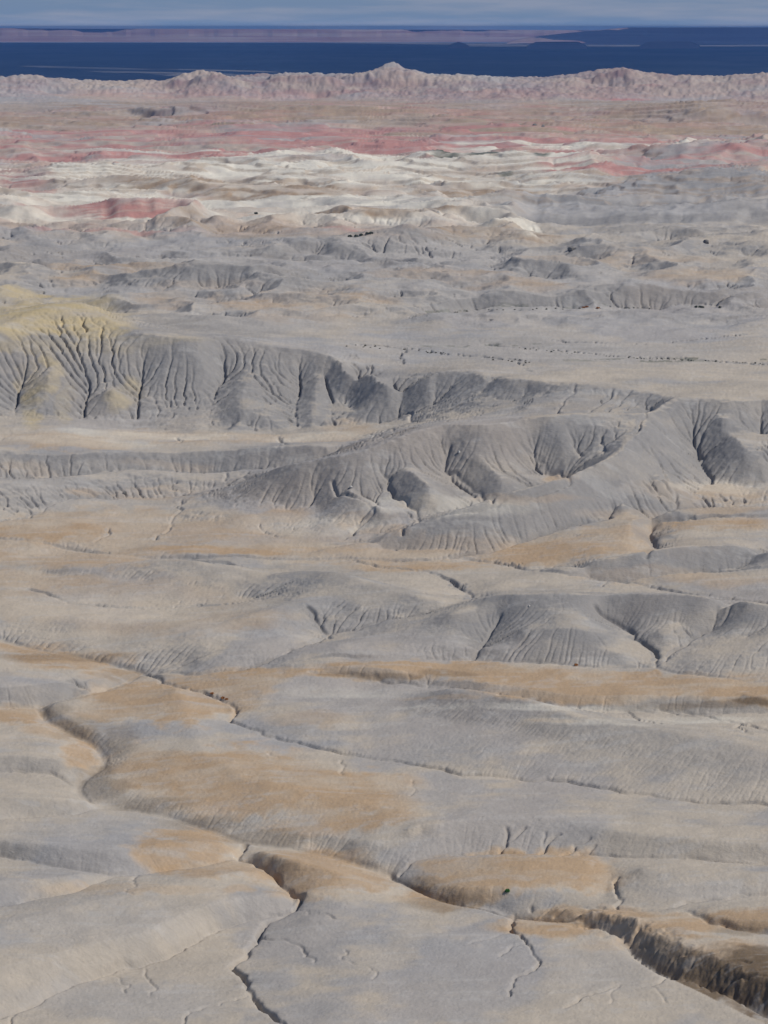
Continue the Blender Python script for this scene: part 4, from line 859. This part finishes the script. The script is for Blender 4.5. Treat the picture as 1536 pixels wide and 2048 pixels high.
for i, (x, y, sc_) in enumerate([(424, 1388, 1.0), (446, 1397, 1.1), (453, 1399, .9)]):
    put(rusts[i], 'shrub', x, y, sc_, 'rust orange shrub in the little wash below the blue grey patch', 'shrub', 'rust shrubs in the little wash')
put(rusts[0], 'shrub', 1152, 1331, 1.1, 'single rust shrub on the seam between grey hill and brown terrace', 'shrub')
for i, (x, y, sc_) in enumerate([(1167, 616, 1.6), (1173, 615, 1.9), (1196, 617, 1.8)]):
    put(rusts[i], 'shrub', x, y, sc_, 'rust orange shrub in the curving wash of the plateau', 'shrub', 'rust shrubs in the plateau wash')
for i, (x, y) in enumerate([(1392, 615), (1400, 615), (1405, 616), (1440, 616)]):
    put(greys[i % 3], 'shrub', x, y, 1.3, 'dark shrub at the right end of the curving plateau wash', 'shrub', 'dark shrubs in the plateau wash')
qs = random.Random(9)
wl = [(980, 692), (1080, 701), (1180, 709), (1300, 718), (1400, 722), (1545, 730)]
for i in range(70):
    t = qs.random() ** .8 * (len(wl) - 1.001); a, b = wl[int(t)], wl[int(t) + 1]; f = t - int(t)
    put((darks + greys)[i % 7], 'shrub', a[0] + (b[0] - a[0]) * f, a[1] + (b[1] - a[1]) * f + qs.uniform(-1.5, 1.5), qs.uniform(.3, .7),
        'dusty dark shrub strung along the long dry wash crossing the plateau', 'shrub', 'shrubs along the long plateau wash')
for i in range(34):
    x = qs.uniform(690, 1060); y = 690 + (x - 690) * .093 + qs.uniform(-3, 3)
    put(darks[i % 4], 'shrub', x, y, qs.uniform(.5, 1.0), 'small dusty shrub in the faint wash behind the cliff rim', 'shrub', 'shrubs behind the cliff rim')
for i in range(26):
    x = qs.uniform(850, 1300); y = float(np.interp(x, [830, 850, 950, 1100, 1250], [640, 632, 621, 618, 616])) + qs.uniform(-1, 1.5)
    put(darks[i % 4], 'shrub', x, y, qs.uniform(.5, 1.0), 'small dusty shrub at the foot of the curved bank', 'shrub', 'shrubs below the curved bank')
for i, (x, y) in enumerate([(700, 474), (712, 474), (722, 472), (735, 469), (742, 468), (512, 428)]):
    put(greys[i % 3], 'shrub', x, y, 2.0, 'dark shrub beyond the grey hills left of the pointed peak' if x > 600 else 'lone dark shrub on the cream clay flat', 'shrub', 'shrubs beyond the grey hills' if x > 600 else None)
def rock_mesh(name, seed, rx, ry, rz):
    import bmesh
    bm = bmesh.new(); bmesh.ops.create_icosphere(bm, subdivisions=3, radius=1); q = random.Random(seed)
    cuts = [(Vector((q.gauss(0, 1), q.gauss(0, 1), q.gauss(0, .8))).normalized(), q.uniform(.55, .85)) for _ in range(11)]
    for v in bm.verts:
        for n_, d in cuts:
            e = v.co.dot(n_) - d
            if e > 0: v.co -= n_ * e * .92
        v.co = Vector((v.co.x * rx, v.co.y * ry, v.co.z * rz)) * (1 + q.uniform(-.02, .02))
    me = bpy.data.meshes.new(name); bm.to_mesh(me); bm.free(); return me
rock_m = land_mat('boulder_rock', (.10, .09, .08, 1), (.16, .15, .135, 1), (.24, .22, .20, 1), (1.2, 1.2, 1.2))
pale_m = land_mat('pale_rock', (.45, .42, .38, 1), (.55, .52, .48, 1), (.62, .6, .56, 1), (1.5, 1.5, 1.5))
for (x, y, rx, ry, rz, mt_, lab) in [
    (250, 990, 1.5, 1.2, 2.0, rock_m, 'upright dark boulder standing on the grey rilled bank at left'),
    (918, 905, .8, .7, .7, pale_m, 'small white block lying on the dark fan of rills'),
    (702, 975, .9, .8, .7, pale_m, 'small white block at the foot of the left spur'),
    (1058, 1213, .5, .5, .45, pale_m, 'tiny white stone on the crest slope of the big grey hill'),
    (1412, 486, 3.6, 3.0, 2.2, rock_m, 'dark block on the pale flat at the far right'),
    (1143, 499, 3.2, 2.5, 2.0, rock_m, 'dark block under the pale bank beyond the plateau'),
    (1070, 251, 5, 3, 3, rock_m, 'left one of two black rocks on the tan flat under the rim'),
    (1086, 253, 4, 3, 2.5, rock_m, 'right one of two black rocks on the tan flat under the rim')]:
    me = rock_mesh('boulder', int(x), rx, ry, rz); me.materials.append(mt_)
    put(me, 'boulder', x, y, 1.0, lab, 'boulder', None, None, rz * -.25)
print('things', round(time.time() - T0, 1))

# ------------------------------------------------------------------ haze
def haze(density=1.9e-5):
    x0, x1, y0, y1, z0, z1 = -24000, 24000, -400, 76000, PLAIN_Z - 12, 252
    V = [(x, y, z) for z in (z0, z1) for y in (y0, y1) for x in (x0, x1)]
    F = [(0, 2, 3, 1), (4, 5, 7, 6), (0, 1, 5, 4), (2, 6, 7, 3), (0, 4, 6, 2), (1, 3, 7, 5)]
    me = bpy.data.meshes.new('haze'); me.from_pydata(V, [], F); me.update()
    m = bpy.data.materials.new('haze_air'); m.use_nodes = True; t = m.node_tree; t.nodes.clear()
    o_ = t.nodes.new('ShaderNodeOutputMaterial'); v = t.nodes.new('ShaderNodeVolumePrincipled')
    v.inputs['Color'].default_value = (.19, .43, 1.0, 1); v.inputs['Density'].default_value = density; v.inputs['Anisotropy'].default_value = .0
    t.links.new(v.outputs[0], o_.inputs['Volume']); me.materials.append(m)
    o = bpy.data.objects.new('haze', me); S.collection.objects.link(o); o['kind'] = 'stuff'; o['label'] = 'thin blue haze in the air over the desert'
haze()

print('total', round(time.time() - T0, 1))
